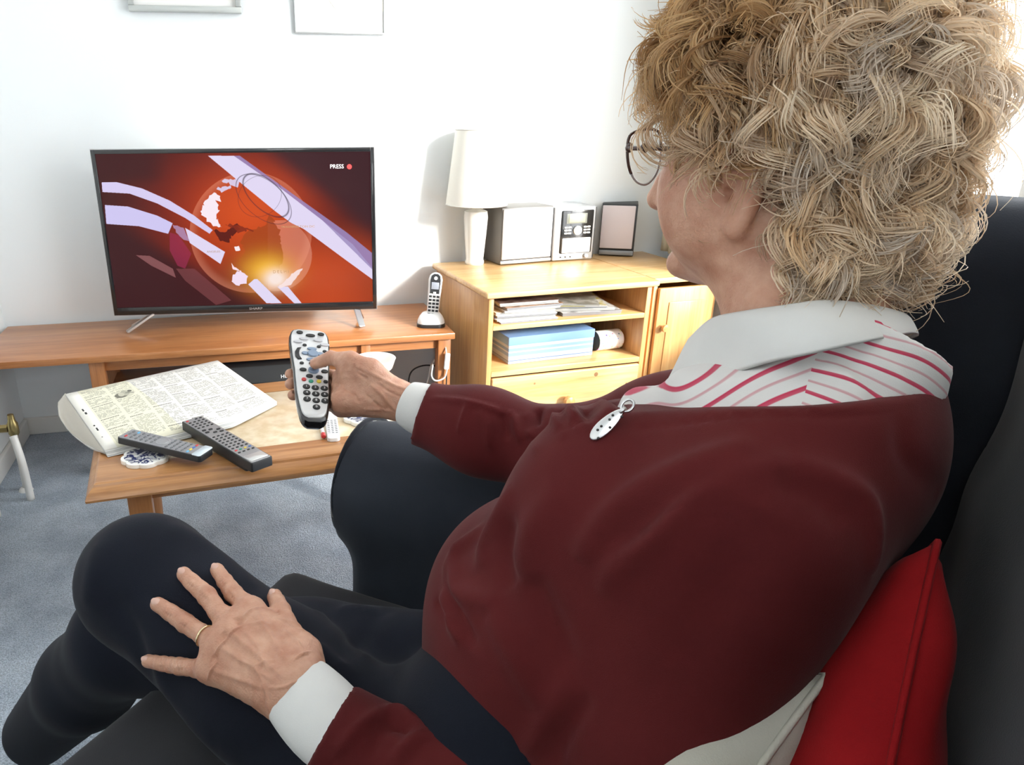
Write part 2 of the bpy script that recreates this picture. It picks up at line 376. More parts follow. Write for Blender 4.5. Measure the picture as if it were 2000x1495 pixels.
# radiator valve and pipes by the left wall
vb = at_x(14, 850, WX0+.10)
rv = thing('radiator_valve', 'white radiator pipe with a brass valve at the left edge', 'radiator valve', (WX0+.09, vb.y, 0))
lathe('pipe', [(.008, .0), (.008, .24)], M['gloss_white'], rv, (.015, .05, 0), n=16)
lathe('valve_body', [(.011, 0), (.016, .008), (.016, .04), (.011, .05), (.009, .07)], M['brass'], rv, (.015, .05, .19), n=20)
lathe('valve_nut', [(.013, 0), (.013, .03)], M['brass'], rv, (.0, .05, .215), (0, -PI/2, 0), n=6)
lathe('floor_collar', [(.022, 0), (.018, .008), (.009, .012)], M['gloss_white'], rv, (.015, .05, 0), n=20)
tube('second_pipe', [(.045, -.02, .0), (.04, -.015, .12), (.02, .02, .20)], .012, M['gloss_white'], rv)
rd = thing('radiator', 'white panel radiator mostly outside the left edge', 'radiator', (WX0+.06, vb.y-.56, .12))
box('panel', (.05, 1.0, .55), (0, 0, .275), M['gloss_white'], rd, .012, seg=3)
box('top_grille', (.058, 1.0, .012), (0, 0, .556), M['gloss_white'], rd, .004)
box('bracket', (.028, .03, .15), (-.04, .3, .05), M['gloss_white'], rd, .002)
box('bracket', (.028, .03, .15), (-.04, -.3, .05), M['gloss_white'], rd, .002)
box('foot_pipe', (.02, .02, .13), (0, .45, -.06), M['gloss_white'], rd, .004)
# ============================================================ TV bench
BZ = .42
bF = at_z(899, 650, BZ); bB = at_z(836, 592, BZ)
bx0, bx1, by0, by1 = WX0+.015, (bF.x+bB.x)/2-.016, bF.y, WY1-.025
bench = thing('tv_bench', 'long low orange wooden bench carrying the television', 'bench', ((bx0+bx1)/2, (by0+by1)/2, 0))
bw, bd = bx1-bx0, by1-by0
box('bench_top', (bw, bd, .022), (0, 0, BZ-.011), M['teak'], bench, .003)
def bl(px, py, y): return at_y(px, py, y).x-(bx0+bx1)/2
for px in (192, 712, 864):
    box('leg', (.045 if px != 712 else .032, .045, BZ-.022), (bl(px, 720 if px < 500 else 690, by0+.05), -bd/2+.045, (BZ-.022)/2), M['teak_z'], bench, .003)
for px in (222, 735, 880):
    box('leg', (.045, .04, BZ-.022), (bl(px, 720 if px < 500 else 690, by1-.05), bd/2-.045, (BZ-.022)/2), M['teak_z'], bench, .003)
xl, xr = bl(192, 720, by0+.05), bl(864, 690, by0+.05)
box('apron', (xr-xl, .018, .04), ((xl+xr)/2, -bd/2+.05, BZ-.042), M['teak'], bench, .002)
box('apron', (xr-xl, .018, .04), ((xl+xr)/2, bd/2-.05, BZ-.042), M['teak'], bench, .002)
box('lower_shelf', (bl(712, 690, by0+.05)-xl, bd-.07, .018), ((xl+bl(712, 690, by0+.05))/2, 0, .235), M['teak'], bench, .002)
# video recorder on the lower shelf
vr0 = at_y(420, 745, by0+.10); vr1 = at_y(640, 738, by0+.10)
vr = thing('disc_recorder', 'black glossy disc recorder under the bench, behind the newspaper', 'recorder', ((vr0.x+vr1.x)/2, by0+.20, .245))
vw = vr1.x-vr0.x
box('case', (vw, .26, .028), (0, 0, .014), M['black'], vr, .003)
bm = bmesh.new(); bm_prism(bm, [(-.13, .026), (.13, .026), (.13, .105), (-.09, .105)], -vw/2, vw/2)
o = from_bm('sloped_front', bm, M['black_gloss'], vr); o.rotation_euler = (PI/2, 0, PI/2)
text_obj('lettering', 'HUMAX', .017, M['white_print'], vr, (at_y(566, 731, by0+.07).x-(vr0.x+vr1.x)/2, -.127, .040), (math.radians(62), 0, 0))
for k in (-1, 1): box('foot', (.03, .2, .004), (k*vw*.42, 0, -.001), M['rubber'], vr, 0)

# ============================================================ television
H0 = CAM.z; S = 1.22
TL = Vector((-.3435*S, 2.1756*S, H0-.0966*S)); TR = Vector((.3837*S, 2.0833*S, H0-.0896*S)); BR = Vector((.3829*S, 2.0834*S, H0-.5293*S)); BL = Vector((-.3483*S, 2.1762*S, H0-.5274*S))
tw = .892; th = .533; tyaw = math.atan2(TR.y-TL.y, TR.x-TL.x)
tc_ = (TL+TR+BL+BR)/4
tv = thing('television', 'flat black television showing a red globe news title', 'television', (tc_.x, tc_.y, BZ), tyaw)
zc = tc_.z-BZ
# bezel of four rails, back shell, screen
fb = M['black_gloss']
bm = bmesh.new()
def frame_bm(bm, w, h, l, r, t, b, y0, y1, bev=.0015):
    bm_box(bm, (l, y1-y0, h), (-w/2+l/2, (y0+y1)/2, 0), None, bev); bm_box(bm, (r, y1-y0, h), (w/2-r/2, (y0+y1)/2, 0), None, bev)
    bm_box(bm, (w-l-r+.002, y1-y0, t), ((l-r)/2, (y0+y1)/2, h/2-t/2), None, bev); bm_box(bm, (w-l-r+.002, y1-y0, b), ((l-r)/2, (y0+y1)/2, -h/2+b/2), None, bev)
frame_bm(bm, tw, th, .013, .013, .013, .026, -.012, .012)
o = from_bm('bezel', bm, fb, tv, True); o.location = (0, 0, zc); sharp(o)
bm = bmesh.new(); frame_bm(bm, tw+.004, th+.004, .003, .003, .003, .003, -.009, .013, 0)
o = from_bm('edge_trim', bm, M['silver'], tv); o.location = (0, 0, zc)
box('back_shell', (tw-.01, .03, th-.01), (0, .026, zc), M['black'], tv, .008)
box('rear_housing', (tw*.6, .03, th*.55), (0, .05, zc-.08), M['black'], tv, .008)
# screen picture: worked out on the grid of the screen
SW, SH = 1000, 562
crop = np.array([[118, 125], [1922, 100], [1930, 1100], [262, 1135]], float)
src = np.array([[0, 0], [1, 0], [1, 1], [0, 1]], float)
A = []; Bv = []
for (u, v), (x, y) in zip(src, crop):
    A.append([u, v, 1, 0, 0, 0, -u*x, -v*x]); Bv.append(x); A.append([0, 0, 0, u, v, 1, -u*y, -v*y]); Bv.append(y)
hm = np.append(np.linalg.solve(np.array(A), np.array(Bv)), 1).reshape(3, 3)
uu, vv = np.meshgrid((np.arange(SW)+.5)/SW, (np.arange(SH)+.5)/SH)
q = hm @ np.stack([uu.ravel(), vv.ravel(), np.ones(uu.size)]); GX = (q[0]/q[2]).reshape(SH, SW); GY = (q[1]/q[2]).reshape(SH, SW)
img = np.zeros((SH, SW, 3)); img[:] = (.045, .012, .012)
def blend(maskf, c, keep=False):
    global img
    m_ = np.clip(maskf, 0, 1)[..., None]; img = img*(1-m_)+np.array(c)*m_
def sstep(a, b, x): t_ = np.clip((x-a)/(b-a), 0, 1); return t_*t_*(3-2*t_)
dline = (GX-950)*.60-(GY-560)*.80          # across the diagonal
glow = np.exp(-((GX-1080)/520)**2-((GY-520)/420)**2)
blend(glow*.95, (.42, .035, .008))
blend(np.exp(-((GX-1120)/330)**2-((GY-500)/260)**2)*.9, (.70, .095, .012))
blend(sstep(-100, 500, GX-1000)*sstep(500, 900, GY)*np.exp(-((GX-1600)/520)**2)*.9, (.62, .085, .015))
# upper right and lower left stay dark
ul = sstep(0, 160, (GX-1100)*.62-(GY-200)*.79-90); blend(ul*.93, (.05, .018, .022))
ll = sstep(0, 140, (GY-640)*.86-(GX-500)*.52-10); blend(ll*.93, (.05, .012, .014))
blend(sstep(0, 200, 620-GX)*sstep(0, 100, 300-GY+GX*.1)*.8, (.06, .014, .014))
# globe disc
rg = np.hypot(GX-1130, (GY-640)); gl_ = (rg < 400)
blend(gl_*sstep(330, 400, rg)*.25, (1, .5, .3)); blend(gl_*.14, (.80, .14, .02))
blend(((np.hypot(GX-1290, GY-790) < 240) & (GX > 1240) & (GY > 560))*.33, (.95, .50, .32))
# dark orange continents
def P(pts, c, a=1.0, jit=9, seed=1):
    rr = np.random.default_rng(seed); q_ = []
    for i in range(len(pts)):
        p0 = np.array(pts[i], float); p1 = np.array(pts[(i+1) % len(pts)], float); n_ = max(1, int(np.hypot(*(p1-p0))/14))
        for k in range(n_): q_.append(p0+(p1-p0)*k/n_+(rr.normal(0, jit*.8, 2) if k and jit else 0))
    blend(poly_mask(GX, GY, q_)*a, c)
P([(1150, 620), (1230, 590), (1250, 520), (1290, 570), (1320, 660), (1340, 800), (1320, 880), (1240, 860), (1120, 900), (1040, 850), (1090, 770), (1060, 700), (1100, 640)], (.40, .07, .01), .9)
P([(870, 620), (960, 640), (1040, 580), (1060, 620), (1000, 660), (990, 710), (930, 700), (900, 650)], (.10, .012, .008), .95)
P([(960, 590), (1050, 590), (1150, 630), (1060, 640)], (.25, .03, .01), .9)
blend(np.exp(-((GX-1240)/150)**2-((GY-900)/110)**2), (1.0, .62, .04)); blend(np.exp(-((GX-1290)/75)**2-((GY-950)/60)**2)*1.2, (1, .97, .8))
# white bands
WB = (.80, .84, 1.0)
P([(850, 132), (1020, 132), (1330, 350), (1600, 560), (1800, 720), (1930, 880), (1930, 955), (1760, 830), (1480, 620), (1390, 575), (1290, 500), (1020, 275)], WB, 1, 0)
P([(1020, 132), (1060, 132), (1400, 380), (1760, 640), (1930, 780), (1930, 890), (1600, 560), (1330, 350)], (.34, .30, .55), .85, 0)
P([(160, 310), (260, 310), (420, 350), (600, 430), (760, 530), (880, 625), (860, 650), (700, 545), (520, 450), (340, 385), (165, 375)], (.72, .75, .98), 1, 0)
P([(180, 460), (330, 470), (520, 530), (620, 580), (590, 650), (400, 600), (190, 585)], (.66, .70, .98), 1, 0)
P([(700, 610), (960, 770), (930, 850), (730, 710)], WB, 1, 0)
P([(620, 590), (690, 610), (730, 700), (690, 690), (640, 640)], (.45, .30, .45), .9, 3)
P([(800, 500), (830, 430), (890, 375), (930, 400), (920, 460), (905, 520), (920, 580), (950, 615), (890, 600), (840, 570)], (1, 1, 1), 1, 12)
P([(1010, 330), (940, 300), (960, 285), (1060, 290), (1050, 330), (960, 365), (905, 355)], (.75, .78, .95), .9, 10)
P([(1010, 920), (1060, 890), (1110, 930), (1100, 980), (1030, 990), (1005, 960)], (.93, .88, .98), 1, 8); P([(1000, 840), (1020, 870), (1070, 900), (1010, 885)], (1, .9, .9), 1, 3)
P([(1020, 735), (1050, 730), (1060, 760), (1030, 765)], (1, 1, .95), 1, 3)
P([(1110, 985), (1150, 950), (1170, 950), (1330, 1110), (1230, 1110)], WB, 1, 0)
P([(1300, 1000), (1370, 1000), (1460, 1110), (1410, 1110)], WB, 1, 0)
P([(1470, 880), (1390, 990), (1310, 1010), (1360, 950), (1420, 900)], (1, .95, .85), .9, 4)
P([(380, 790), (470, 795), (620, 880), (640, 940), (480, 860)], (.32, .14, .13), .7, 0)
P([(640, 880), (760, 880), (1000, 1090), (900, 1120), (700, 960)], (.22, .07, .07), .6, 0)
P([(600, 640), (660, 660), (740, 780), (700, 880), (650, 860), (600, 760)], (.35, .03, .09), .6, 0)
for cx_, cy_, ra, rb_, an, wd in ((1230, 395, 185, 95, .75, 3.0), (1215, 420, 215, 120, .70, 1.6), (1190, 400, 130, 150, .9, 1.3)):
    ca, sa = math.cos(an), math.sin(an); X_ = (GX-cx_)*ca+(GY-cy_)*sa; Y_ = -(GX-cx_)*sa+(GY-cy_)*ca
    e_ = np.abs(np.hypot(X_/ra, Y_/rb_)-1)*rb_; blend(np.exp(-(e_/wd)**2)*.8, (.03, .02, .04))
img = np.clip(img*np.array((1.0, .86, .95)), 0, 1)
scr_m = image_mat('television_picture', np.clip(img, 0, 1)**(1/2.2) if False else np.where(img <= .0031308, img*12.92, 1.055*np.power(np.maximum(img, 1e-6), 1/2.4)-.055), .12, emit=.80, coat=.0)
bm = bmesh.new(); sw, sh = tw-.026, th-.039
vs = [bm.verts.new(p) for p in ((-sw/2, 0, -sh/2), (sw/2, 0, -sh/2), (sw/2, 0, sh/2), (-sw/2, 0, sh/2))]; f = bm.faces.new(vs); uvl = bm.loops.layers.uv.new('UVMap')
for l_, u_ in zip(f.loops, ((0, 0), (1, 0), (1, 1), (0, 1))): l_[uvl].uv = u_
scr = from_bm('screen', bm, scr_m, tv); scr.location = (0, -.0075, zc+.0065)
def scr_pos(x, y):   # picture coordinates of the screen grid to a place on the screen
    s_ = np.linalg.solve(hm, np.array([x, y, 1.])); u_, v_ = s_[0]/s_[2], s_[1]/s_[2]
    return (-sw/2+sw*u_, -.0080, zc+.0065+sh/2-sh*v_)
em_w = mat('lit_white_letters', (.8, .8, .8), emit=(.9, .9, .9), estr=.9); em_r = mat('lit_red_dot', (.5, .03, .03), emit=(.6, .04, .04), estr=.9); em_d = mat('dark_screen_letters', (.25, .14, .06), emit=(.2, .1, .05), estr=.4)
text_obj('screen_lettering', 'PRESS', .018, em_w, tv, scr_pos(1700, 202), (PI/2, 0, 0), .0001)
bm = bmesh.new(); bm_lathe(bm, [(.008, 0), (.008, .0005)], 24); o = from_bm('screen_dot', bm, em_r, tv); o.rotation_euler = (PI/2, 0, 0); o.location = scr_pos(1783, 202)
text_obj('screen_lettering', 'D E L H I', .014, em_d, tv, scr_pos(1325, 902), (PI/2, 0, 0), .0001)
text_obj('screen_lettering', 'WASHINGTON DC', .010, em_d, tv, scr_pos(1440, 603), (PI/2, 0, 0), .0001, sx=1.3)
text_obj('screen_lettering', 'ANGELES', .009, em_d, tv, scr_pos(885, 768), (PI/2, 0, 0), .0001, sx=1.2)
text_obj('maker_lettering', 'SHARP', .011, M['silver'], tv, (.03, -.0125, zc-th/2+.012), (PI/2, 0, 0), .0004, sx=1.4)
def tv_foot(px, py, hx):
    p = at_z(px, py, BZ+.004); q_ = tv.matrix_basis.inverted() @ p
    bm = bmesh.new(); zt = zc-th/2+.004
    for (a_, b_) in (((hx, 0, zt), (q_.x, q_.y, .006)), ((hx, 0, zt), (q_.x, -q_.y*.8, .006))):
        a_ = Vector(a_); b_ = Vector(b_); d_ = (b_-a_); n_ = d_.normalized(); M_ = n_.to_track_quat('X', 'Z').to_matrix().to_4x4(); M_.translation = (a_+b_)/2
        r_ = bmesh.ops.create_cube(bm, size=1, matrix=M_ @ Matrix.Diagonal((d_.length, .022, .007, 1)))
        bmesh.ops.bevel(bm, geom=list({e for v in r_['verts'] for e in v.link_edges}), offset=.002, segments=2, affect='EDGES')
    o = from_bm('foot', bm, M['chrome'], tv, True); sharp(o)
bpy.context.view_layer.update()
tv_foot(248, 650, -.315); tv_foot(708, 640, .375)

# ============================================================ pine cabinet
CH = .577; cyaw = math.radians(4.4)
cF = at_z(955, 572, CH); cR = at_z(1283, 548, CH); cw = .615; cd = .52
cab = thing('pine_cabinet', 'pine cabinet with two open shelves above a drawer, below the hi-fi', 'cabinet', (cF.x, cF.y, 0), cyaw)
bpy.context.view_layer.update()
def cloc(px, py, y=0.0):
    n = cab.matrix_world.to_3x3() @ Vector((0, 1, 0)); p0 = cab.matrix_world @ Vector((0, y, 0))
    return cab.matrix_world.inverted() @ at_plane(px, py, p0, n)
pn, pz, pdk = M['pine'], M['pine_z'], M['pine_dark']
box('cabinet_top', (cw+.02, cd+.02, .02), (cw/2, cd/2, CH-.01), pn, cab, .006, seg=3)
box('side_panel', (.018, cd-.01, CH-.02), (.015, cd/2+.005, (CH-.02)/2), pz, cab, .002)
box('side_panel', (.018, cd-.01, CH-.02), (cw-.015, cd/2+.005, (CH-.02)/2), pz, cab, .002)
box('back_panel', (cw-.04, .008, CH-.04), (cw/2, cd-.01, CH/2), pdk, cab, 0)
z1 = cloc(960, 640).z; z2 = cloc(957, 728).z; zd = cloc(955, 745).z
z1 = (z1+cloc(1262, 612).z)/2; z2 = (z2+cloc(1254, 700).z)/2; zd = z2-.03
box('shelf', (cw-.048, cd-.02, .017), (cw/2, cd/2, z1-.0085), pn, cab, .002)
box('shelf', (cw-.048, cd-.02, .019), (cw/2, cd/2, z2-.0095), pn, cab, .002)
dh = .20
dr = box('drawer', (cw-.052, .018, dh), (cw/2, .012, zd-dh/2+.006), pn, cab, .005, seg=3)
box('drawer', (cw-.052, .018, zd-dh-.03), (cw/2, .012, (zd-dh-.03)/2+.02), pn, cab, .005, seg=3)
kx = cloc(1106, 780).x
lathe('knob', [(.007, 0), (.007, .010), (.018, .017), (.021, .026), (.017, .034), (.006, .038), (.0, .0385)], M['pine_z'], dr, (kx-cw/2, -.009, cloc(1106, 780).z-(zd-dh/2+.006)), (PI/2, 0, 0), n=24)
for px, py in ((1165, 732), (1224, 750), (1045, 750)):
    p = cloc(px, py); lathe('wood_knot', [(.008 if px == 1165 else .004, 0), (.0, .0006)], mat('dark_knot', (.30, .15, .06), .5), dr, (p.x-cw/2, -.0092, p.z-(zd-dh/2+.006)), (PI/2, 0, 0), n=14)
c2 = thing('pine_cupboard', 'narrow pine cupboard right of the shelf cabinet, behind the woman', 'cupboard', cab.matrix_world @ Vector((cw+.012, 0, 0)), cyaw)
w_ = .265
box('cupboard_top', (w_, cd-.03, .02), (w_/2, cd/2+.01, CH-.01), pn, c2, .004)
box('side_panel', (.016, cd-.04, CH-.02), (.010, cd/2+.01, (CH-.02)/2), pz, c2, .002); box('side_panel', (.016, cd-.04, CH-.02), (w_-.010, cd/2+.01, (CH-.02)/2), pz, c2, .002)
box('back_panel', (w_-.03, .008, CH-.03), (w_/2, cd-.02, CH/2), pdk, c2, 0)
dd = box('door', (w_-.038, .018, CH-.06), (w_/2, .025, (CH-.03)/2+.01), pz, c2, .004)
box('door_moulding', (w_-.12, .006, CH-.16), (0, -.010, 0), pz, dd, .003)
lathe('knob', [(.006, 0), (.006, .010), (.014, .016), (.012, .024), (0, .027)], pz, dd, (-w_/2+.045, -.009, .12), (PI/2, 0, 0), n=20)
# magazines: left stack and right stack on the upper shelf
def sheets(w, d, h, n, mt, parent, name='pages', j=.003, seed=0):
    r_ = random.Random(seed); bm = bmesh.new(); z = 0
    for k in range(n):
        bm_box(bm, (w-abs(r_.uniform(0, j)), d-abs(r_.uniform(0, j)), h/n*.8), (r_.uniform(-j, j)/2, r_.uniform(-j, j)/2, z+h/n/2)); z += h/n
    return from_bm(name, bm, mt, parent)
cols = [(.07, .05, .045), (.62, .60, .55), (.10, .11, .22), (.70, .69, .66), (.30, .20, .12), (.55, .50, .40), (.12, .12, .13), (.74, .72, .70)]
M['mag_paper'] = mat('magazine_pages', (.42, .41, .39), .7); M['mag_grey'] = mat('grey_magazine_pages', (.26, .26, .27), .7)
zz = z1+.0005
labs = ['bottom magazine of the left shelf stack, white cover edge', 'second magazine up in the left shelf stack, pale grey', 'dark blue edged magazine low in the left shelf stack', 'white magazine midway up the left shelf stack', 'curled cream magazine in the left shelf stack', 'curled grey magazine near the top of the left shelf stack', 'brown covered magazine second from the top of the left stack', 'dark brown magazine topmost on the left shelf stack']
mc = [(.75, .74, .72), (.66, .66, .68), (.08, .09, .22), (.72, .71, .68), (.60, .55, .45), (.50, .50, .50), (.26, .15, .09), (.10, .06, .05)]
ths = [.007, .007, .005, .008, .008, .008, .011, .013]
for k in range(8):
    mz = thing('magazine', labs[k], 'magazine', cab.matrix_world @ Vector((.158+random.uniform(-.006, .006)+.002*k*(k > 4), .17+random.uniform(-.01, .01), zz)), cyaw+random.uniform(-.07, .07), 'magazines in the left stack')
    sheets(.21, .285, ths[k]*.82, 3, M['mag_paper'] if k % 3 else M['mag_grey'], mz, seed=k)
    box('cover', (.212, .287, .0008), (0, 0, ths[k]*.86), mat('magazine_cover', mc[k], .35, noise=(25, .06, tuple(min(1, c*1.6+.05) for c in mc[k]))), mz, 0)
    zz += ths[k]
zz = z1+.0005
labs2 = ['thick white magazine at the bottom of the right shelf pile', 'grey printed magazine second in the right shelf pile', 'yellow and green covered magazine in the right shelf pile', 'thin silvery magazine topmost on the right shelf pile']
for k in range(4):
    mz = thing('magazine', labs2[k], 'magazine', cab.matrix_world @ Vector((.415-.012*k, .18+.01*k, zz)), cyaw-.10-.09*k, 'magazines in the right pile')
    tk = (.014, .008, .007, .006)[k]
    sheets(.215, .29, tk*.85, 3 if k else 5, M['mag_paper'] if k % 2 else M['mag_grey'], mz, seed=20+k)
    box('cover', (.217, .292, .0008), (0, 0, tk*.9), mat('magazine_cover', ((.7, .7, .68), (.5, .52, .5), (.55, .50, .16), (.62, .64, .62))[k], .35, noise=(18, .05, ((.3, .3, .3), (.75, .75, .72), (.75, .75, .70), (.35, .36, .32))[k])), mz, 0)
    zz += tk
# blue striped storage box, patterned tin and dark folders behind
bA = cloc(988, 716, .07); bB_ = cloc(1157, 702, .07)
sb = thing('storage_box', 'pale blue striped cardboard storage box on the lower shelf', 'box', cab.matrix_world @ Vector(((bA.x+bB_.x)/2, .07+.115, z2+.0005)), cyaw+math.radians(2))
sbw = bB_.x-bA.x; sbh = .098
stripe = bpy.data.materials.new('blue_white_stripes'); stripe.use_nodes = True; nt = stripe.node_tree; b = nt.nodes['Principled BSDF']
tcn = nt.nodes.new('ShaderNodeTexCoord'); sp = nt.nodes.new('ShaderNodeSeparateXYZ'); nt.links.new(tcn.outputs['Object'], sp.inputs[0])
ml = nt.nodes.new('ShaderNodeMath'); ml.operation = 'MULTIPLY_ADD'; ml.inputs[1].default_value = 1/.066; ml.inputs[2].default_value = .5; nt.links.new(sp.outputs[2], ml.inputs[0])
rp = nt.nodes.new('ShaderNodeValToRGB'); rp.color_ramp.interpolation = 'CONSTANT'
cs = [(0, (.34, .42, .60)), (.16, (.08, .15, .34)), (.19, (.40, .50, .68)), (.42, (.22, .34, .60)), (.60, (.46, .54, .68)), (.68, (.20, .32, .58)), (.84, (.44, .54, .70))]
rp.color_ramp.elements[0].color = (*cs[0][1], 1); rp.color_ramp.elements[1].position = cs[1][0]; rp.color_ramp.elements[1].color = (*cs[1][1], 1)
for p_, c_ in cs[2:]: e_ = rp.color_ramp.elements.new(p_); e_.color = (*c_, 1)
nt.links.new(ml.outputs[0], rp.inputs[0]); nt.links.new(rp.outputs[0], b.inputs['Base Color']); b.inputs['Roughness'].default_value = .6
box('box_body', (sbw-.004, .226, .066), (0, 0, .033), stripe, sb, .001)
box('lid', (sbw, .23, .030), (0, 0, .081), mat('pale_blue_card', (.20, .36, .66), .6), sb, .0015)
tA = cloc(1163, 699, .09); tB = cloc(1256, 692, .09); tr_ = .036
tn = thing('patterned_tin', 'white round tin with tiny flower print lying on its side', 'tin', cab.matrix_world @ Vector((tA.x+.008, .12, z2+tr_+.001)), cyaw+.06)
tl_ = min(tB.x, cw-.034)-tA.x-.012
body_m = mat('flower_print', (.80, .79, .78), .35); nt = body_m.node_tree; b = nt.nodes['Principled BSDF']
vo = nt.nodes.new('ShaderNodeTexVoronoi'); vo.inputs['Scale'].default_value = 75; tcn = nt.nodes.new('ShaderNodeTexCoord'); nt.links.new(tcn.outputs['Object'], vo.inputs['Vector'])
cr_ = nt.nodes.new('ShaderNodeValToRGB'); cr_.color_ramp.elements[0].position = .22; cr_.color_ramp.elements[0].color = (0, 0, 0, 1); cr_.color_ramp.elements[1].position = .28; nt.links.new(vo.outputs['Distance'], cr_.inputs[0])
mxn = nt.nodes.new('ShaderNodeMix'); mxn.data_type = 'RGBA'; nt.links.new(cr_.outputs[0], mxn.inputs[0]); nt.links.new(vo.outputs['Color'], mxn.inputs[6]); mxn.inputs[7].default_value = (.8, .79, .78, 1); nt.links.new(mxn.outputs[2], b.inputs['Base Color'])
lathe('tin_body', [(tr_, 0), (tr_, tl_-.006), (tr_-.006, tl_)], body_m, tn, (0, 0, 0), (0, PI/2, 0), n=40)
lathe('tin_base', [(tr_-.001, 0), (tr_-.002, .002)], mat('dark_tin_base', (.05, .045, .03), .5), tn, (-.002, 0, 0), (0, PI/2, 0), n=40, label='dark end of the tin')
fo = thing('folder_stack', 'dark folder lying behind the flowered tin', 'folder', cab.matrix_world @ Vector((.49, .405, z2+.001)), cyaw)
box('folder_back', (.17, .18, .012), (0, 0, .006), mat('dark_grey_card', (.08, .09, .10), .5), fo, .002); sheets(.165, .17, .05, 6, M['paper_grey'], fo).location = (0, 0, .012); box('folder_front', (.17, .18, .012), (0, 0, .07), mat('dark_blue_card', (.10, .13, .17), .4), fo, .002)

# ============================================================ hi-fi on the cabinet
def on_top(px, py): p = at_z(px, py, CH); return p
sl = on_top(976, 519); slr = on_top(1074, 511); hyaw = math.atan2(slr.y-sl.y, slr.x-sl.x)
def grounded(name, label, cat, pl, pr, group=None):
    y_ = math.atan2(pr.y-pl.y, pr.x-pl.x); t_ = thing(name, label, cat, pl, y_, group); return t_, (pr-pl).length
def hof(p_, top_py, px=None):
    px = px or None
    return None
def height_at(p, px, py):   # height of an edge over the point p seen at pixel
    n = (Vector((p.x, p.y, 0))-Vector((CAM.x, CAM.y, 0))).normalized(); return at_plane(px, py, p, n).z-p.z
grill_w = mat('pale_speaker_grille', (.70, .69, .70), .7, bump=(900, .3)); grill_p = mat('pinkish_speaker_grille', (.56, .50, .51), .7, bump=(900, .3))
sp1, w1 = grounded('hifi_speaker', 'white-fronted hi-fi speaker next to the lamp', 'speaker', sl, slr, 'hi-fi speakers')
h1 = height_at(sl, 985, 409); d1 = .17
box('speaker_case', (w1, d1, h1), (w1/2, d1/2, h1/2+.003), mat('grey_speaker_case', (.14, .13, .12), .45), sp1, .003)
box('grille', (w1-.008, .008, h1-.022), (w1/2, -.004, h1/2+.010), grill_w, sp1, .003)
box('lower_strip', (w1, .006, .012), (w1/2, -.003, .010), M['silver'], sp1, .002)
for k in (.15, .85): box('foot', (.015, .1, .003), (w1*k, d1/2, .0015), M['rubber'], sp1, 0)
ul_ = on_top(1078, 512); ur_ = on_top(1156, 507)
hu, w2 = grounded('hifi_unit', 'silver and black compact hi-fi between its two speakers', 'hi-fi', ul_, ur_)
h2 = height_at(ul_, 1080, 407); d2 = .20
box('case', (w2, d2, h2), (w2/2, d2/2, h2/2+.003), M['silver_paint'], hu, .005, seg=3)
box('side_cheek', (.006, d2-.01, h2-.01), (w2+.003, d2/2, h2/2+.003), mat('charcoal_plastic', (.07, .07, .07), .4), hu, .002)
fx = w2*.55; box('front_panel', (w2*.78, .006, h2*.80), (fx, -.002, h2*.55), M['black_gloss'], hu, .004)
box('display', (w2*.40, .003, h2*.14), (fx-.004, -.006, h2*.80), mat('green_grey_display', (.40, .44, .28), .3), hu, .001)
box('display_surround', (w2*.50, .002, h2*.19), (fx-.004, -.0048, h2*.80), mat('grey_display_surround', (.20, .21, .19), .3), hu, .001)
box('disc_door', (w2*.70, .004, h2*.28), (fx, -.006, h2*.30), mat('silver_white_door', (.72, .72, .72), .3, metal=.2), hu, .003)
dial = lathe('dial', [(h2*.085, 0), (h2*.085, .008), (h2*.07, .010)], mat('dial_silver', (.74, .74, .74), .25, metal=.3), hu, (fx, -.004, h2*.58), (PI/2, 0, 0), n=32)
for sx in (-1, 1):
    for k in range(3):
        for q_ in range(2):
            box('button', (w2*.075, .004, h2*.032), (fx+sx*(w2*.19+q_*w2*.09), -.006, h2*(.64-k*.055)), M['white_plastic'], hu, .001)
for k in range(3): box('socket', (.005, .003, .005), (w2*(.2+.12*k), -.002, h2*.08), M['black'], hu, .001)
lathe('volume_knob', [(.009, 0), (.009, .006), (.007, .008)], M['silver'], hu, (w2*.82, -.002, h2*.09), (PI/2, 0, 0), n=24)
lathe('disc_lid', [(w2*.40, 0), (w2*.38, .003), (w2*.20, .005), (0, .005)], M['silver_paint'], hu, (w2/2, d2*.48, h2+.003), None, n=40)
lathe('lid_badge', [(w2*.17, 0), (w2*.15, .002), (0, .002)], M['silver'], hu, (w2/2, d2*.48, h2+.008), None, n=32)
s2l = on_top(1168, 500); s2r = on_top(1234, 503)
s2l = on_top(1168, 499); s2r = on_top(1236, 502)
sp2, w3 = grounded('hifi_speaker', 'pinkish-fronted hi-fi speaker nearest the curtain', 'speaker', s2l, s2r, 'hi-fi speakers')
h3 = height_at(s2l, 1172, 399); 
box('speaker_case', (w3, .17, h3), (w3/2, .085, h3/2+.003), M['black'], sp2, .003)
box('grille', (w3-.010, .008, h3-.034), (w3/2-.003, -.004, h3/2+.014), grill_p, sp2, .003)
box('lower_strip', (w3-.004, .006, .018), (w3/2, -.003, .014), mat('grey_strip', (.25, .26, .27), .3, metal=.4), sp2, .002)
for k in (.15, .85): box('foot', (.015, .1, .003), (w3*k, .085, .0015), M['rubber'], sp2, 0)

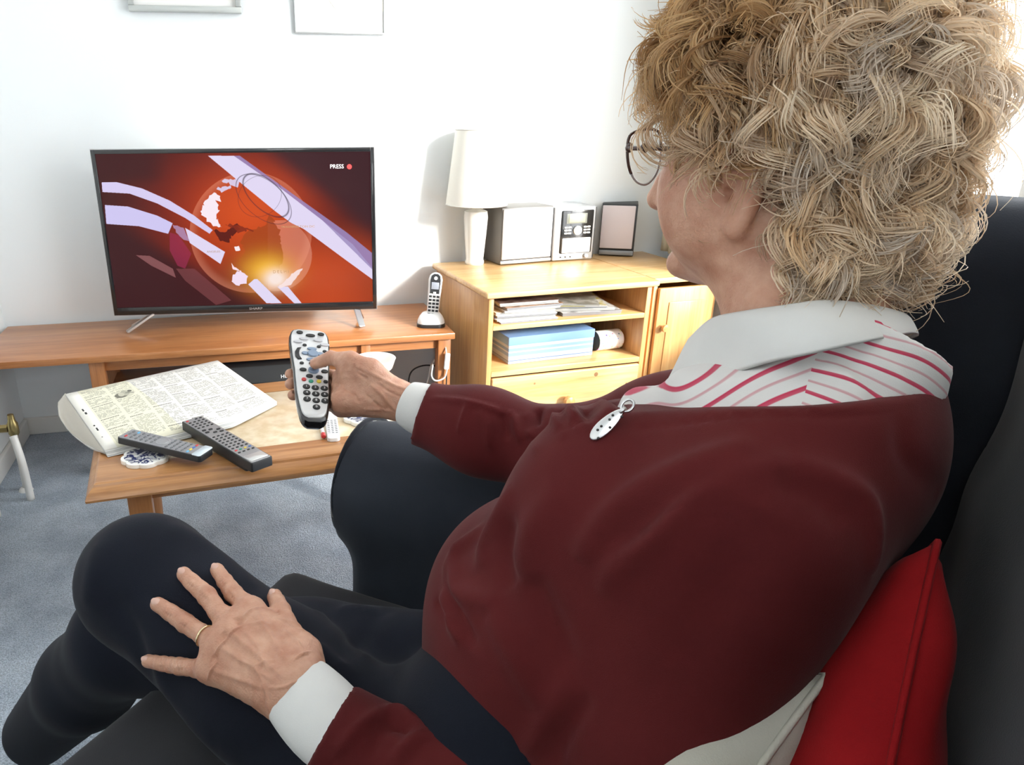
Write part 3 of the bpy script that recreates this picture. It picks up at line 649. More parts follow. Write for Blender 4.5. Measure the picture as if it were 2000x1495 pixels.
# ============================================================ lamp
lp = at_z(932, 519, CH); lp.y += .035
lamp = thing('table_lamp', 'white ceramic table lamp with a pale drum shade on the cabinet', 'lamp', (lp.x, lp.y, CH))
hb = height_at(Vector((lp.x, lp.y, CH)), 930, 408); hs0 = height_at(Vector((lp.x, lp.y, CH)), 930, 399); hs1 = height_at(Vector((lp.x, lp.y, CH)), 930, 253)
lathe('lamp_base', [(.034, 0), (.036, .004), (.036, .012), (.033, .018), (.040, hb*.5), (.045, hb*.85), (.042, hb*.96), (.020, hb), (.010, hb+.004)], M['ceramic'], lamp, n=48)
lathe('lamp_stem', [(.007, hb), (.007, hs0+.06), (.012, hs0+.06), (.012, hs0+.09)], M['brass'], lamp, n=16)
bm = bmesh.new(); r0, r1 = .112, .082; n_ = 64
for (ra_, rb__) in (((r0), (r1)), ((r0-.003), (r1-.003))):
    a_ = [bm.verts.new((ra_*math.cos(2*PI*i/n_), ra_*math.sin(2*PI*i/n_), hs0)) for i in range(n_)]; c_ = [bm.verts.new((rb__*math.cos(2*PI*i/n_), rb__*math.sin(2*PI*i/n_), hs1)) for i in range(n_)]
    for i in range(n_): bm.faces.new((a_[i], a_[(i+1) % n_], c_[(i+1) % n_], c_[i]))
from_bm('lamp_shade', bm, M['shade'], lamp, True)
for r_, z_ in ((r0, hs0), (r1, hs1)):
    bm = bmesh.new(); bm_tube(bm, [(r_*math.cos(2*PI*i/48), r_*math.sin(2*PI*i/48), z_) for i in range(49)], .0022, 6, False); from_bm('shade_trim', bm, mat('shade_tape', (.60, .58, .53), .8), lamp, True)
bm = bmesh.new()
for k in range(3): bm_tube(bm, [(0, 0, hs0+.085), (r0*.97*math.cos(k*2.1), r0*.97*math.sin(k*2.1), hs0+.03)], .0015, 6)
from_bm('shade_carrier', bm, M['chrome'], lamp)

# ============================================================ cordless phone and dock
pb = at_z(846, 640, BZ); pyaw = math.radians(-14)
dk = thing('phone_dock', 'white charging dock of the cordless phone on the bench corner', 'phone dock', (pb.x, pb.y+.03, BZ), pyaw)
def rrect(w, d, r, n=6):
    out = []
    for cx_, cy_, a0 in ((w/2-r, d/2-r, 0), (-w/2+r, d/2-r, PI/2), (-w/2+r, -d/2+r, PI), (w/2-r, -d/2+r, 1.5*PI)):
        for k in range(n+1): a_ = a0+PI/2*k/n; out.append((cx_+r*math.cos(a_), cy_+r*math.sin(a_)))
    return out
bm = bmesh.new(); bm_prism(bm, rrect(.098, .085, .03), 0, .012, .004, 3); from_bm('dock_base', bm, M['black'], dk, True); sharp(dk.children[-1])
bm = bmesh.new()
rings = []
for s_, z_, yo in ((1, .012, 0), (.99, .018, 0), (.86, .030, .006), (.66, .040, .014), (.55, .042, .018)):
    rings.append([bm.verts.new((x*s_, y*s_+yo, z_)) for x, y in rrect(.094, .080, .03)])
for a_, c_ in zip(rings, rings[1:]):
    for i in range(len(a_)): bm.faces.new((a_[i], a_[(i+1) % len(a_)], c_[(i+1) % len(a_)], c_[i]))
bm.faces.new(rings[-1]); from_bm('dock_shell', bm, M['white_plastic'], dk, True)
ph = thing('phone_handset', 'white cordless phone handset with black keys standing in its dock', 'phone', (pb.x+.006, pb.y+.038, BZ+.022), rot=(math.radians(-17), math.radians(5), pyaw))
hl = .158
bm = bmesh.new(); pts = []
prof = [(0, .034), (.01, .040), (.05, .043), (.10, .046), (.135, .048), (.150, .040), (.157, .024), (.159, .008)]
rings = []
for z_, w_ in prof:
    r_ = min(.009, w_*.3); rings.append([bm.verts.new((x, y+.0, z_)) for x, y in rrect(w_, .024 if z_ < .14 else .024*(1-(z_-.14)/.03), min(.009, w_*.3))])
for a_, c_ in zip(rings, rings[1:]):
    for i in range(len(a_)): bm.faces.new((a_[i], a_[(i+1) % len(a_)], c_[(i+1) % len(a_)], c_[i]))
bm.faces.new(rings[0][::-1]); bm.faces.new(rings[-1]); from_bm('handset_shell', bm, M['white_plastic'], ph, True)
bm = bmesh.new(); bm_prism(bm, [(-.016, .085), (.016, .085), (.018, .13), (.015, .146), (.007, .153), (-.007, .153), (-.015, .146), (-.018, .13)], 0, .0018, .0006, 1); o = from_bm('front_window', bm, M['black_gloss'], ph, True); o.rotation_euler = (PI/2, 0, 0); o.location = (0, -.0118, 0); sharp(o)
box('display', (.026, .001, .024), (0, -.0142, .112), mat('grey_display', (.27, .29, .33), .2), ph, .0005)
lathe('speaker_ring', [(.006, 0), (.006, .0008), (.003, .0008)], M['white_print'], ph, (0, -.0136, .138), (PI/2, 0, 0), n=20)
key = None
for r_ in range(6):
    for c_ in range(3):
        if key is None:
            key = box('key', (.010, .002, .0075), (0, 0, 0), M['black'], ph, .0008); k_ = key
        else: k_ = key.copy(); col.objects.link(k_); k_.parent = ph
        k_.location = ((c_-1)*.0128, -.0126, .075-r_*.0122)
box('centre_key', (.010, .003, .008), (0, -.0136, .087), M['white_plastic'], ph, .001)

# ============================================================ cables and adapter between bench and cabinet
yc_ = by1-.02
def cable(name, pts, r, mt, label, cat='cable'):
    o = tube(name, [at_y(x, y, yy) for x, y, yy in pts], r, mt, None, 8, 8); return tag(o, label, cat)
cwt = mat('white_cable', (.78, .77, .73), .4); cbk = mat('black_cable', (.02, .02, .02), .4)
cable('cable', [(868, 665, by0+.08), (871, 690, by0+.03), (872, 745, by0+.01), (868, 790, by0+.03), (875, 860, by0+.06)], .0022, cbk, 'thin black cable hanging down the bench leg')
ad = box('inline_switch', (.018, .012, .058), tuple(at_y(873, 706, by0+.005)), M['white_plastic'], None, .004, rot=(0, math.radians(4), 0)); tag(ad, 'small white inline adapter hanging on the bench leg', 'adapter')
cable('cable', [(866, 662, by0+.06), (871, 684, by0+.015), (872, 700, by0+.005)], .0025, cwt, 'white lead from the bench down to the inline adapter')
cable('cable', [(873, 722, by0+.008), (868, 738, by0+.008), (852, 744, by0+.008), (843, 735, by0+.008), (845, 714, by0+.02), (842, 712, by0+.12)], .0028, cwt, 'white cable looping in a hook around the bench leg')
cable('cable', [(849, 702, by0+.20), (842, 715, by0+.2), (837, 740, by0+.2), (827, 775, by0+.2), (820, 800, by0+.2)], .0035, cwt, 'thick white cable slanting down to the floor')
cable('cable', [(860, 716, by0+.22), (830, 714, by0+.22), (808, 722, by0+.22), (799, 738, by0+.22), (800, 760, by0+.22), (812, 800, by0+.22)], .003, cbk, 'black cable curving in an arc against the wall')
# ============================================================ coffee table
CZ = .42
cA = at_z(187, 944, CZ); cB = at_z(638, 885, CZ); tyw = math.atan2(cB.y-cA.y, cB.x-cA.x)
ct = thing('coffee_table', 'honey oak coffee table with a cream inlaid top and moulded edge', 'coffee table', (cA.x, cA.y, 0), tyw)
bpy.context.view_layer.update()
def ctl(px, py, z=CZ): return ct.matrix_world.inverted() @ at_z(px, py, z)
cwid = ctl(768, 738).x; cdep = max(.50, ctl(560, 749).y)
def ring_solid(bm, profile, w, d):
    """edge moulding: profile of (offset outward, z) swept round a rectangle"""
    rings = []
    for o_, z_ in profile:
        rings.append([bm.verts.new(p) for p in ((-o_, -o_, z_), (w+o_, -o_, z_), (w+o_, d+o_, z_), (-o_, d+o_, z_))])
    for a_, c_ in zip(rings, rings[1:]):
        for i in range(4): bm.faces.new((a_[i], a_[(i+1) % 4], c_[(i+1) % 4], c_[i]))
    return rings
bm = bmesh.new(); ins = .075
rg_ = ring_solid(bm, [(-ins, CZ-.0012), (-ins, CZ), (0, CZ), (.004, CZ-.002), (.006, CZ-.007), (.013, CZ-.012), (.019, CZ-.019), (.023, CZ-.028), (.022, CZ-.033), (.012, CZ-.036), (-.02, CZ-.036)], cwid, cdep)
bmesh.ops.recalc_face_normals(bm, faces=bm.faces)
o = from_bm('table_top', bm, M['oak'], ct, True); sharp(o, 25)
box('underboard', (cwid, cdep, .030), (cwid/2, cdep/2, CZ-.020), M['oak'], ct, 0)
box('inlay_panel', (cwid-2*ins-.004, cdep-2*ins-.004, .004), (cwid/2, cdep/2, CZ-.0025), M['inlay'], ct, .0008)
z0 = CZ-.036
box('apron', (cwid-.16, .018, .05), (cwid/2, .075, z0-.025), M['oak'], ct, .002); box('apron', (cwid-.16, .018, .05), (cwid/2, cdep-.075, z0-.025), M['oak'], ct, .002)
box('apron', (.018, cdep-.16, .05), (.075, cdep/2, z0-.025), M['oak'], ct, .002); box('apron', (.018, cdep-.16, .05), (cwid-.075, cdep/2, z0-.025), M['oak'], ct, .002)
for x_ in (.075, cwid-.075): box('leg', (.050, .050, z0), (x_, .065, z0/2), M['oak_z'], ct, .004)
for x_ in (.075, cwid-.075): lathe('leg', [(.018, 0), (.026, .10), (.030, z0*.6), (.024, z0-.07), (.030, z0-.05), (.030, z0)], M['oak_z'], ct, (x_, cdep-.075, 0), n=24)

# ============================================================ newspaper
NW, NH = 900, 620
nb = np.ones((NH, NW))*.90; rr = np.random.default_rng(11)
def column(x0, x1, y0, y1, lh=7, dens=.75, dark=.42):
    y = y0
    while y < y1-lh:
        x = x0
        while x < x1-4:
            wl = int(rr.integers(8, 30)); wl = min(wl, x1-x)
            if rr.random() < dens:
                seg = nb[y:y+3, x:x+wl]; seg[:] = dark+.25*rr.random(seg.shape)
            x += wl+4
        y += lh
def headline(x0, x1, y0, h, dark=.15):
    x = x0
    while x < x1:
        wl = int(rr.integers(h//2, h)); nb[y0:y0+h, x:x+max(2, wl*2//3)] = dark+.3*rr.random((h, len(range(x, min(NW, x+max(2, wl*2//3))))))
        x += wl
for c_ in range(6):
    x0_ = 70+c_*135
    y_ = 24+int(rr.integers(0, 10))
    while y_ < NH-40:
        hh = int(rr.integers(70, 190)); column(x0_, x0_+118, y_, min(y_+hh, NH-24)); y_ += hh+8
        if y_ < NH-60: headline(x0_, x0_+int(rr.integers(60, 110)), y_, 9, .25); y_ += 18
yy_, xx_ = np.mgrid[0:NH, 0:NW]
mk = ((xx_-262)/52.)**2+((yy_-165)/42.)**2 < 1; nb[mk] = .80
nb[(((xx_-242)/34.)**2+((yy_-170)/30.)**2 < 1)] = .45; nb[(((xx_-269)/22.)**2+((yy_-152)/34.)**2 < 1)] = .68; nb[(((xx_-245)/16.)**2+((yy_-162)/22.)**2 < 1)] = .75; nb[(((xx_-297)/12.)**2+((yy_-142)/12.)**2 < 1)] = .35; nb[(abs((yy_-158)-(xx_-277)*.4) < 3) & (xx_ > 269) & (xx_ < 313)] = .3
for (a_, b_, c_, d_) in ((22, 200, 30, 226), (24, 240, 34, 262), (23, 380, 31, 392), (25, 410, 33, 440), (24, 500, 30, 506)): nb[b_:d_, a_:c_] = .15
nb[:, :60][nb[:, :60] > .8] = .93
rgb = np.stack([nb, nb*.985, nb*.95], -1); yel = poly_mask(xx_, yy_, [(60, 0), (330, 0), (400, 620), (60, 620)]); rgb[yel, 2] *= .93
M['newsprint'] = image_mat('newspaper_page', np.clip(rgb, 0, 1), .85)
pL = at_z(128, 770, CZ+.03); pT = at_z(425, 703, CZ+.02); pR = at_z(543, 786, CZ+.02); pBm = at_z(205, 883, CZ+.006)
npo = Vector((pBm.x, pBm.y, CZ)); dl_ = (pT-pL); ny = math.atan2((pL-pBm).y, (pL-pBm).x)-PI/2
news = thing('newspaper', 'folded newspaper with columns of print curling over the table edge', 'newspaper', (0, 0, 0))
# sheet surface: u runs from the folded left edge to the right, v from the near corner to the far edge
Q00 = at_z(205, 880, CZ+.012); Q01 = at_z(128, 770, CZ+.045); Q11 = at_z(425, 704, CZ+.040); Q10 = at_z(452, 822, CZ+.016); Q10b = at_z(541, 785, CZ+.010)
def page_pt(u, v, lift=0.0):
    e0 = Q00.lerp(Q10, min(u/.72, 1.0)); 
    if u > .72: e0 = Q10.lerp(Q10b, (u-.72)/.28)
    e1 = Q01.lerp(Q11, u); p = e0.lerp(e1, v)
    p = p.copy(); bulge = math.sin(PI*min(1, max(0, v)))*.010*math.sin(PI*min(1, u*1.1)) ; p.z += bulge+lift
    return p
def sheet(name, us, vs, lift, mt, parent, fn=None, uv=True, th=.0005):
    bm = bmesh.new(); uvl = bm.loops.layers.uv.new('UVMap'); g_ = [[bm.verts.new((fn or page_pt)(u, v) if fn else page_pt(u, v, lift)) for u in us] for v in vs]
    for j in range(len(vs)-1):
        for i in range(len(us)-1):
            f = bm.faces.new((g_[j][i], g_[j][i+1], g_[j+1][i+1], g_[j+1][i]))
            for l_, (a_, b_) in zip(f.loops, ((i, j), (i+1, j), (i+1, j+1), (i, j+1))): l_[uvl].uv = (us[a_], vs[b_])
    o = from_bm(name, bm, mt, parent, True); so = o.modifiers.new('thick', 'SOLIDIFY'); so.thickness = th; so.offset = -1
    return o
us = [i/24 for i in range(25)]; vs_ = [i/12 for i in range(13)]
sheet('front_page', us, vs_, 0, M['newsprint'], news)
for k in range(1, 5):
    def fk(u, v, k=k):
        p = page_pt(u, v, 0); uu_ = u; sh = .0022*k
        n_ = Vector((0, 0, -1)); p = p+n_*sh; 
        if v < .3: p += (Q00-Q01).normalized()*(.004*k)*(1-v/.3)*(1 if u < .7 else (1-u)/.3)
        p.z = max(p.z, CZ+.0007*(6-k)); return p
    sheet('inner_page', us, vs_, 0, M['paper'] if k % 2 else M['paper_grey'], news, fk)
# the lower half of the fold bulges out past the table edge below the cut edges of the upper pages
_oc = [(0, (205, 886)), (.2, (166, 866)), (.4, (134, 842)), (.6, (115, 814)), (.8, (112, 788)), (1, (128, 768))]
def under_pt(u, v, k=0):
    e_ = Q00.lerp(Q01, v)+Vector((0, 0, -.006)); xs_ = [a for a, b in _oc]
    px_ = float(np.interp(v, xs_, [b[0] for a, b in _oc])); py_ = float(np.interp(v, xs_, [b[1] for a, b in _oc]))
    o_ = at_z(px_, py_, CZ+.008+.028*v**2); p = e_.lerp(o_, u); p.z -= math.sin(PI*u)*.022*math.sin(PI*min(1, v+.05))*(1 if v > .1 else v*10)+.002*k
    return p
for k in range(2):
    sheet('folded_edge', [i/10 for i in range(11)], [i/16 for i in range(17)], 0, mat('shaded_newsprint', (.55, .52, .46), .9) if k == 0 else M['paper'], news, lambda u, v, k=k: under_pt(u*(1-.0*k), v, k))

# ============================================================ remotes on the table
def remote_shell(parent, L_, Wd, Hh, top_mat, side_mat, taper=0, r=.006):
    bm = bmesh.new(); bm_prism(bm, [(x*(1-taper*(y/L_)), y) for x, y in rrect(Wd, L_, r)], 0, Hh, .002, 2); o = from_bm('shell', bm, side_mat, parent, True); sharp(o)
    bm = bmesh.new(); bm_prism(bm, [(x*(1-taper*(y/L_)), y) for x, y in rrect(Wd-.005, L_-.005, r*.8)], Hh-.0005, Hh+.0008, .0004, 1); o = from_bm('face_plate', bm, top_mat, parent, True); sharp(o)
def key_mesh(w_, l_, h_, r=.0016):
    bm = bmesh.new(); bm_prism(bm, rrect(w_, l_, r, 2), 0, h_, .0005, 1); me = bpy.data.meshes.new('button'); bm.normal_update(); bm.to_mesh(me); bm.free(); return me
def put_key(me, mt, parent, x, y, z, label=None, nm='button'):
    o = bpy.data.objects.new(nm, me); col.objects.link(o); o.parent = parent; o.location = (x, y, z)
    if not me.materials: me.materials.append(None)
    o.material_slots[0].link = 'OBJECT'; o.material_slots[0].material = mt
    if label: o['label'] = label
def lay_remote(name, label, pa, pb, za, zb, Hh, roll=0):
    """far end pixel pa, near end pixel pb (centres of the ends of the top face)"""
    a_ = at_z(*pa, za); b_ = at_z(*pb, zb); y_ = (a_-b_).normalized(); x_ = y_.cross(Vector((0, 0, 1))).normalized(); z_ = x_.cross(y_)
    R_ = Matrix((x_, y_, z_)).transposed() @ Matrix.Rotation(roll, 3, 'Y'); t_ = thing(name, label, 'remote', (0, 0, 0)); L_ = (a_-b_).length
    mw = R_.to_4x4(); mw.translation = (a_+b_)/2-(R_ @ Vector((0, 0, Hh))); t_.matrix_world = mw
    return t_, L_
rz = CZ+.012
r1_, L1 = lay_remote('remote_control', 'long dark grey remote with many small black keys lying near the table edge', (374, 818), (512, 899), CZ+.036, CZ+.030, .020)
W1 = .052; remote_shell(r1_, L1, W1, .020, mat('grey_metal_plate', (.33, .33, .33), .35, metal=.5), M['black'], 0, .004)
bm = bmesh.new(); bm_box(bm, (W1-.008, L1*.8, .014), (0, 0, -.006), None, .005); from_bm('battery_hump', bm, M['black'], r1_, True)
km = key_mesh(.0062, .0040, .0018)
rows = [i/18 for i in range(18)]
for i, t_ in enumerate(rows):
    y_ = L1*(.46-.80*t_)
    if 5 <= i <= 8: continue
    for c_ in range(4):
        mt = M['rubber']; lb = None
        if i == 0 and c_ == 0: mt = M['red_p']; lb = 'red power button'
        if i == 0 and c_ == 1: continue
        if i == 16: mt, lb = ((M['red_p'], 'red button'), (M['green_p'], 'green button'), (M['yellow_p'], 'yellow button'), (M['bluebtn'], 'blue button'))[c_]
        put_key(km, mt, r1_, (c_-1.5)*.0112, y_, .0206, lb)
for (x_, y_) in ((-.014, .0), (.014, .0), (0, .010), (0, -.010), (-.014, .014), (.014, -.014)): put_key(key_mesh(.009, .006, .002), M['rubber'], r1_, x_, L1*.46-L1*.8*6.5/18+y_, .0206)
bm = bmesh.new(); bm_prism(bm, rrect(W1-.009, L1*.10, .003), 0, .001, .0004, 1); o = from_bm('blank_plate', bm, mat('pale_metal', (.62, .62, .60), .3, metal=.4), r1_, True); o.location = (0, -L1*.42, .0206)
r2_, L2 = lay_remote('remote_control', 'shorter grey remote with coloured keys propped on the ornate coaster', (243, 846), (404, 884), CZ+.040, CZ+.030, .014)
W2 = .050; remote_shell(r2_, L2, W2, .014, mat('mid_grey_plate', (.30, .30, .31), .4, metal=.35), M['black'], -.08, .007)
ke = key_mesh(.0085, .0044, .0018, .002)
for i in range(13):
    y_ = L2*(.43-.76*i/12)
    if 6 <= i <= 7: continue
    for c_ in range(4 if i > 7 else 3):
        n_ = 4 if i > 7 else 3; mt = mat('grey_key', (.16, .165, .17), .5) if i == 0 and c_ == 1 else M.get('gkey'); 
        if M.get('gkey') is None: M['gkey'] = mat('dark_grey_key', (.14, .145, .15), .5); mt = M['gkey']
        lb = None
        if i == 0 and c_ == 0: mt, lb = M['red_p'], 'red power button'
        if i == 1 and c_ == 2: mt, lb = M['cyan_p'], 'pale blue button'
        if i == 0 and c_ == 2: mt = M['gkey']
        if i == 12: mt, lb = ((M['cyan_p'], 'pale blue button'), (M['yellow_p'], 'yellow button'), (M['bluebtn'], 'blue button'), (M['red_p'], 'red button'))[c_]
        put_key(ke, mt, r2_, (c_-(n_-1)/2)*(.0125 if n_ == 3 else .0108), y_, .0146, lb)
lathe('ring_button', [(.016, 0), (.0155, .0015), (.012, .002), (.011, .0012), (.0105, .002), (0, .002)], mat('ring_grey', (.38, .38, .39), .3, metal=.5), r2_, (0, L2*(.43-.76*6.5/12), .0145), n=40)
bm = bmesh.new(); bm_prism(bm, rrect(W2+.000, L2*.10, .005), 0, .0014, .0006, 1); o = from_bm('pale_end_cap', bm, mat('pale_blue_grey_plastic', (.55, .62, .66), .3), r2_, True); o.location = (0, -L2*.445, .0142)

def delft(name, seed):
    m = mat(name, (.70, .70, .68), .3, coat=.4); nt = m.node_tree; b = nt.nodes['Principled BSDF']
    v = nt.nodes.new('ShaderNodeTexNoise'); v.inputs['Scale'].default_value = 42; v.inputs['Detail'].default_value = 1.5; v.inputs['Distortion'].default_value = 3
    tcn = nt.nodes.new('ShaderNodeTexCoord'); nt.links.new(tcn.outputs['Object'], v.inputs['Vector'])
    r = nt.nodes.new('ShaderNodeValToRGB'); r.color_ramp.elements[0].position = .47; r.color_ramp.elements[0].color = (.02, .03, .12, 1); r.color_ramp.elements[1].position = .52; r.color_ramp.elements[1].color = (.70, .70, .68, 1)
    nt.links.new(v.outputs['Fac'], r.inputs[0]); nt.links.new(r.outputs[0], b.inputs['Base Color']); return m
M['delft'] = delft('blue_white_glaze', 1)
def coaster(c, r, label, lift=0):
    t_ = thing('tile_coaster', label, 'coaster', (c.x, c.y, CZ+.0005+lift), .2)
    pts = []
    for i in range(64):
        a_ = 2*PI*i/64; rr_ = r*(1+.10*abs(math.cos(a_*4))**.7-.05); pts.append((rr_*math.cos(a_), rr_*math.sin(a_)))
    bm = bmesh.new(); bm_prism(bm, pts, 0, .009, .002, 2); o = from_bm('rim', bm, M['ceramic'], t_, True); sharp(o)
    bm = bmesh.new(); bm_prism(bm, [(x*.86, y*.86) for x, y in pts], .009, .0098, .0003, 1); o = from_bm('painted_face', bm, M['delft'], t_, True); sharp(o)
    for k in range(4): a_ = PI/4+k*PI/2; lathe('foot', [(.006, -.0), (.006, .001)], M['rubber'], t_, (r*.6*math.cos(a_), r*.6*math.sin(a_), -.0004), n=12)
coaster(at_z(285, 890, CZ+.008), .050, 'scalloped blue and white ceramic coaster under the shorter grey remote')
coaster(at_z(716, 808, CZ+.012), .056, 'scalloped blue and white ceramic coaster behind the sofa arm')

# cup behind the hand, pen, small white remote
cp = at_z(722, 742, CZ); cup = thing('china_cup', 'white china bowl with grey print behind the wrist', 'bowl', (cp.x+.02, cp.y+.02, CZ))
lathe('bowl_body', [(.022, 0), (.023, .006), (.034, .012), (.050, .030), (.056, .050), (.058, .056), (.055, .056), (.047, .030), (.030, .014), (0, .012)], M['ceramic'], cup, n=48)
bm = bmesh.new(); bm_prism(bm, rrect(.02, .018, .006), 0, .0006); o = from_bm('grey_print', bm, mat('grey_glaze', (.35, .36, .38), .3), cup); o.location = (-.008, .0505, .041); o.rotation_euler = (math.radians(100), 0, PI)
pa, pb_ = at_z(619, 800, CZ+.006), at_z(632, 852, CZ+.006); dv = (pb_-pa)
pen = thing('lipstick', 'thin white stick with a red end lying beside the small white remote', 'lipstick', pb_); pen.rotation_euler = (-dv).to_track_quat('Z', 'Y').to_euler()
lathe('barrel', [(.0045, 0), (.0045, .085), (.003, .09)], M['white_plastic'], pen, (0, 0, .012), n=16); lathe('red_end', [(.004, 0), (.0058, .002), (.0058, .014), (.0045, .016)], M['red_p'], pen, (0, 0, -.004), n=16, label='red end')
r3_, L3 = lay_remote('remote_control', 'small white remote with tiny keys, mostly hidden behind the held one', (640, 770), (652, 856), CZ+.010, CZ+.010, .009)
remote_shell(r3_, L3, .030, .009, M['white_plastic'], M['white_plastic'], -.05, .010)
kt = key_mesh(.0055, .0022, .0012, .0008)
for i in range(8):
    for c_ in range(3): put_key(kt, mat('pale_grey_key', (.30, .30, .31), .5) if (i, c_) == (0, 0) else M['gkey'], r3_, (c_-1)*.0085, -L3*.40+i*.0105, .0096)
# ============================================================ soft-body modelling: signed distance fields turned into meshes
class Field:
    def __init__(s, lo, hi, h):
        s.lo = np.array(lo, float); s.h = h; s.n = np.ceil((np.array(hi)-s.lo)/h).astype(int)+1
        s.D = np.full(s.n, .2, np.float32)
    def win(s, lo, hi):
        a = np.clip(np.floor((np.array(lo)-s.lo)/s.h).astype(int), 0, s.n-1); b = np.clip(np.ceil((np.array(hi)-s.lo)/s.h).astype(int)+1, 1, s.n)
        if (b <= a).any(): return None, None
        g = [s.lo[i]+np.arange(a[i], b[i])*s.h for i in range(3)]
        X = np.meshgrid(*g, indexing='ij'); return tuple(slice(a[i], b[i]) for i in range(3)), np.stack(X, -1).astype(np.float32)
    def put(s, sl, d, k, op):
        A = s.D[sl]
        if op == '+': h_ = np.maximum(k-np.abs(A-d), 0)/max(k, 1e-6); s.D[sl] = np.minimum(A, d)-h_*h_*k*.25
        elif op == '-': d = -d; h_ = np.maximum(k-np.abs(A-d), 0)/max(k, 1e-6); s.D[sl] = np.maximum(A, d)+h_*h_*k*.25
    def cone(s, a, b, ra, rb, k=.01, op='+'):
        a = np.array(a, np.float32); b = np.array(b, np.float32); m_ = max(ra, rb)+k+.02
        sl, P = s.win(np.minimum(a, b)-m_, np.maximum(a, b)+m_)
        if sl is None: return
        d = b-a; t = np.clip(((P-a)@d)/max(float(d@d), 1e-9), 0, 1); q = P-a-t[..., None]*d
        s.put(sl, np.sqrt((q*q).sum(-1))-(ra+(rb-ra)*t), k, op)
    def chain(s, pts, rad, k=.01, op='+'):
        for i in range(len(pts)-1): s.cone(pts[i], pts[i+1], rad[i], rad[i+1], k, op)
    def ell(s, c, r, R=None, k=.01, op='+'):
        """ellipsoid, R columns = its axes"""
        c = np.array(c, np.float32); r = np.array(r, np.float32); m_ = float(r.max())+k+.02
        sl, P = s.win(c-m_, c+m_)
        if sl is None: return
        q = P-c
        if R is not None: q = q@np.array(R, np.float32)
        k0 = np.sqrt(((q/r)**2).sum(-1)); k1 = np.sqrt(((q/(r*r))**2).sum(-1))
        s.put(sl, (k0*(k0-1)/np.maximum(k1, 1e-6)).astype(np.float32), k, op)
    def ellcone(s, a, b, ra, rb, R, k=.01, op='+'):
        """segment with elliptic sections; ra, rb = (radius along R col 0, radius along R col 1), col 2 is roughly the segment"""
        a = np.array(a, np.float32); b = np.array(b, np.float32); m_ = max(*ra, *rb)+k+.02
        sl, P = s.win(np.minimum(a, b)-m_, np.maximum(a, b)+m_)
        if sl is None: return
        d = b-a; t = np.clip(((P-a)@d)/max(float(d@d), 1e-9), 0, 1); q = (P-a-t[..., None]*d)@np.array(R, np.float32)
        rx = ra[0]+(rb[0]-ra[0])*t; ry = ra[1]+(rb[1]-ra[1])*t; rz = (rx+ry)/2
        k0 = np.sqrt((q[..., 0]/rx)**2+(q[..., 1]/ry)**2+(q[..., 2]/rz)**2); k1 = np.sqrt((q[..., 0]/rx**2)**2+(q[..., 1]/ry**2)**2+(q[..., 2]/rz**2)**2)
        s.put(sl, (k0*(k0-1)/np.maximum(k1, 1e-6)).astype(np.float32), k, op)
    def cut(s, p, n, k=.004):
        """removes everything on the side n points to"""
        n = np.array(n, float); n /= np.linalg.norm(n); sl, P = s.win(s.lo, s.lo+s.n*s.h)
        s.put(sl, -(-( (P-np.array(p))@n )).astype(np.float32)*-1, k, '-') if False else s.put(sl, (-((P-np.array(p))@n)).astype(np.float32), k, '-')
    def mesh(s):
        D = s.D; n = D.shape; neg = D < 0
        c = np.zeros(tuple(i-1 for i in n), np.int8)
        for dx in (0, 1):
            for dy in (0, 1):
                for dz in (0, 1): c += neg[dx:n[0]-1+dx, dy:n[1]-1+dy, dz:n[2]-1+dz]
        idx = np.argwhere((c > 0) & (c < 8)); N = len(idx)
        num = -np.ones(c.shape, np.int32); num[tuple(idx.T)] = np.arange(N)
        acc = np.zeros((N, 3)); cnt = np.zeros(N)
        cor = [(x, y, z) for x in (0, 1) for y in (0, 1) for z in (0, 1)]
        for i, a in enumerate(cor):
            for b in cor[i+1:]:
                if sum(abs(p-q) for p, q in zip(a, b)) != 1: continue
                da = D[tuple((idx+a).T)]; db = D[tuple((idx+b).T)]; m_ = (da < 0) != (db < 0)
                t = np.where(m_, da/np.where(m_, da-db, 1), 0)
                p = np.array(a)+(np.array(b)-np.array(a))*t[:, None]; acc[m_] += p[m_]; cnt[m_] += 1
        V = s.lo+(idx+acc/np.maximum(cnt, 1)[:, None])*s.h
        F = []
        for ax in range(3):
            a_, b_ = (ax+1) % 3, (ax+2) % 3
            sl0 = [slice(None)]*3; sl1 = [slice(None)]*3; sl0[ax] = slice(0, n[ax]-1); sl1[ax] = slice(1, n[ax])
            for q in (a_, b_): sl0[q] = slice(1, n[q]-1); sl1[q] = slice(1, n[q]-1)
            A = neg[tuple(sl0)]; B = neg[tuple(sl1)]
            for flip, mm in ((False, A & ~B), (True, ~A & B)):
                e = np.argwhere(mm)
                if not len(e): continue
                e[:, a_] += 1; e[:, b_] += 1
                o = np.zeros(3, int); oa = o.copy(); oa[a_] = 1; ob = o.copy(); ob[b_] = 1
                q = [num[tuple((e-oa-ob).T)], num[tuple((e-ob).T)], num[tuple(e.T)], num[tuple((e-oa).T)]]
                f = np.stack(q, 1); F.append(f[:, ::-1] if flip else f)
        F = np.concatenate(F); F = F[(F >= 0).all(1)]
        return V, F
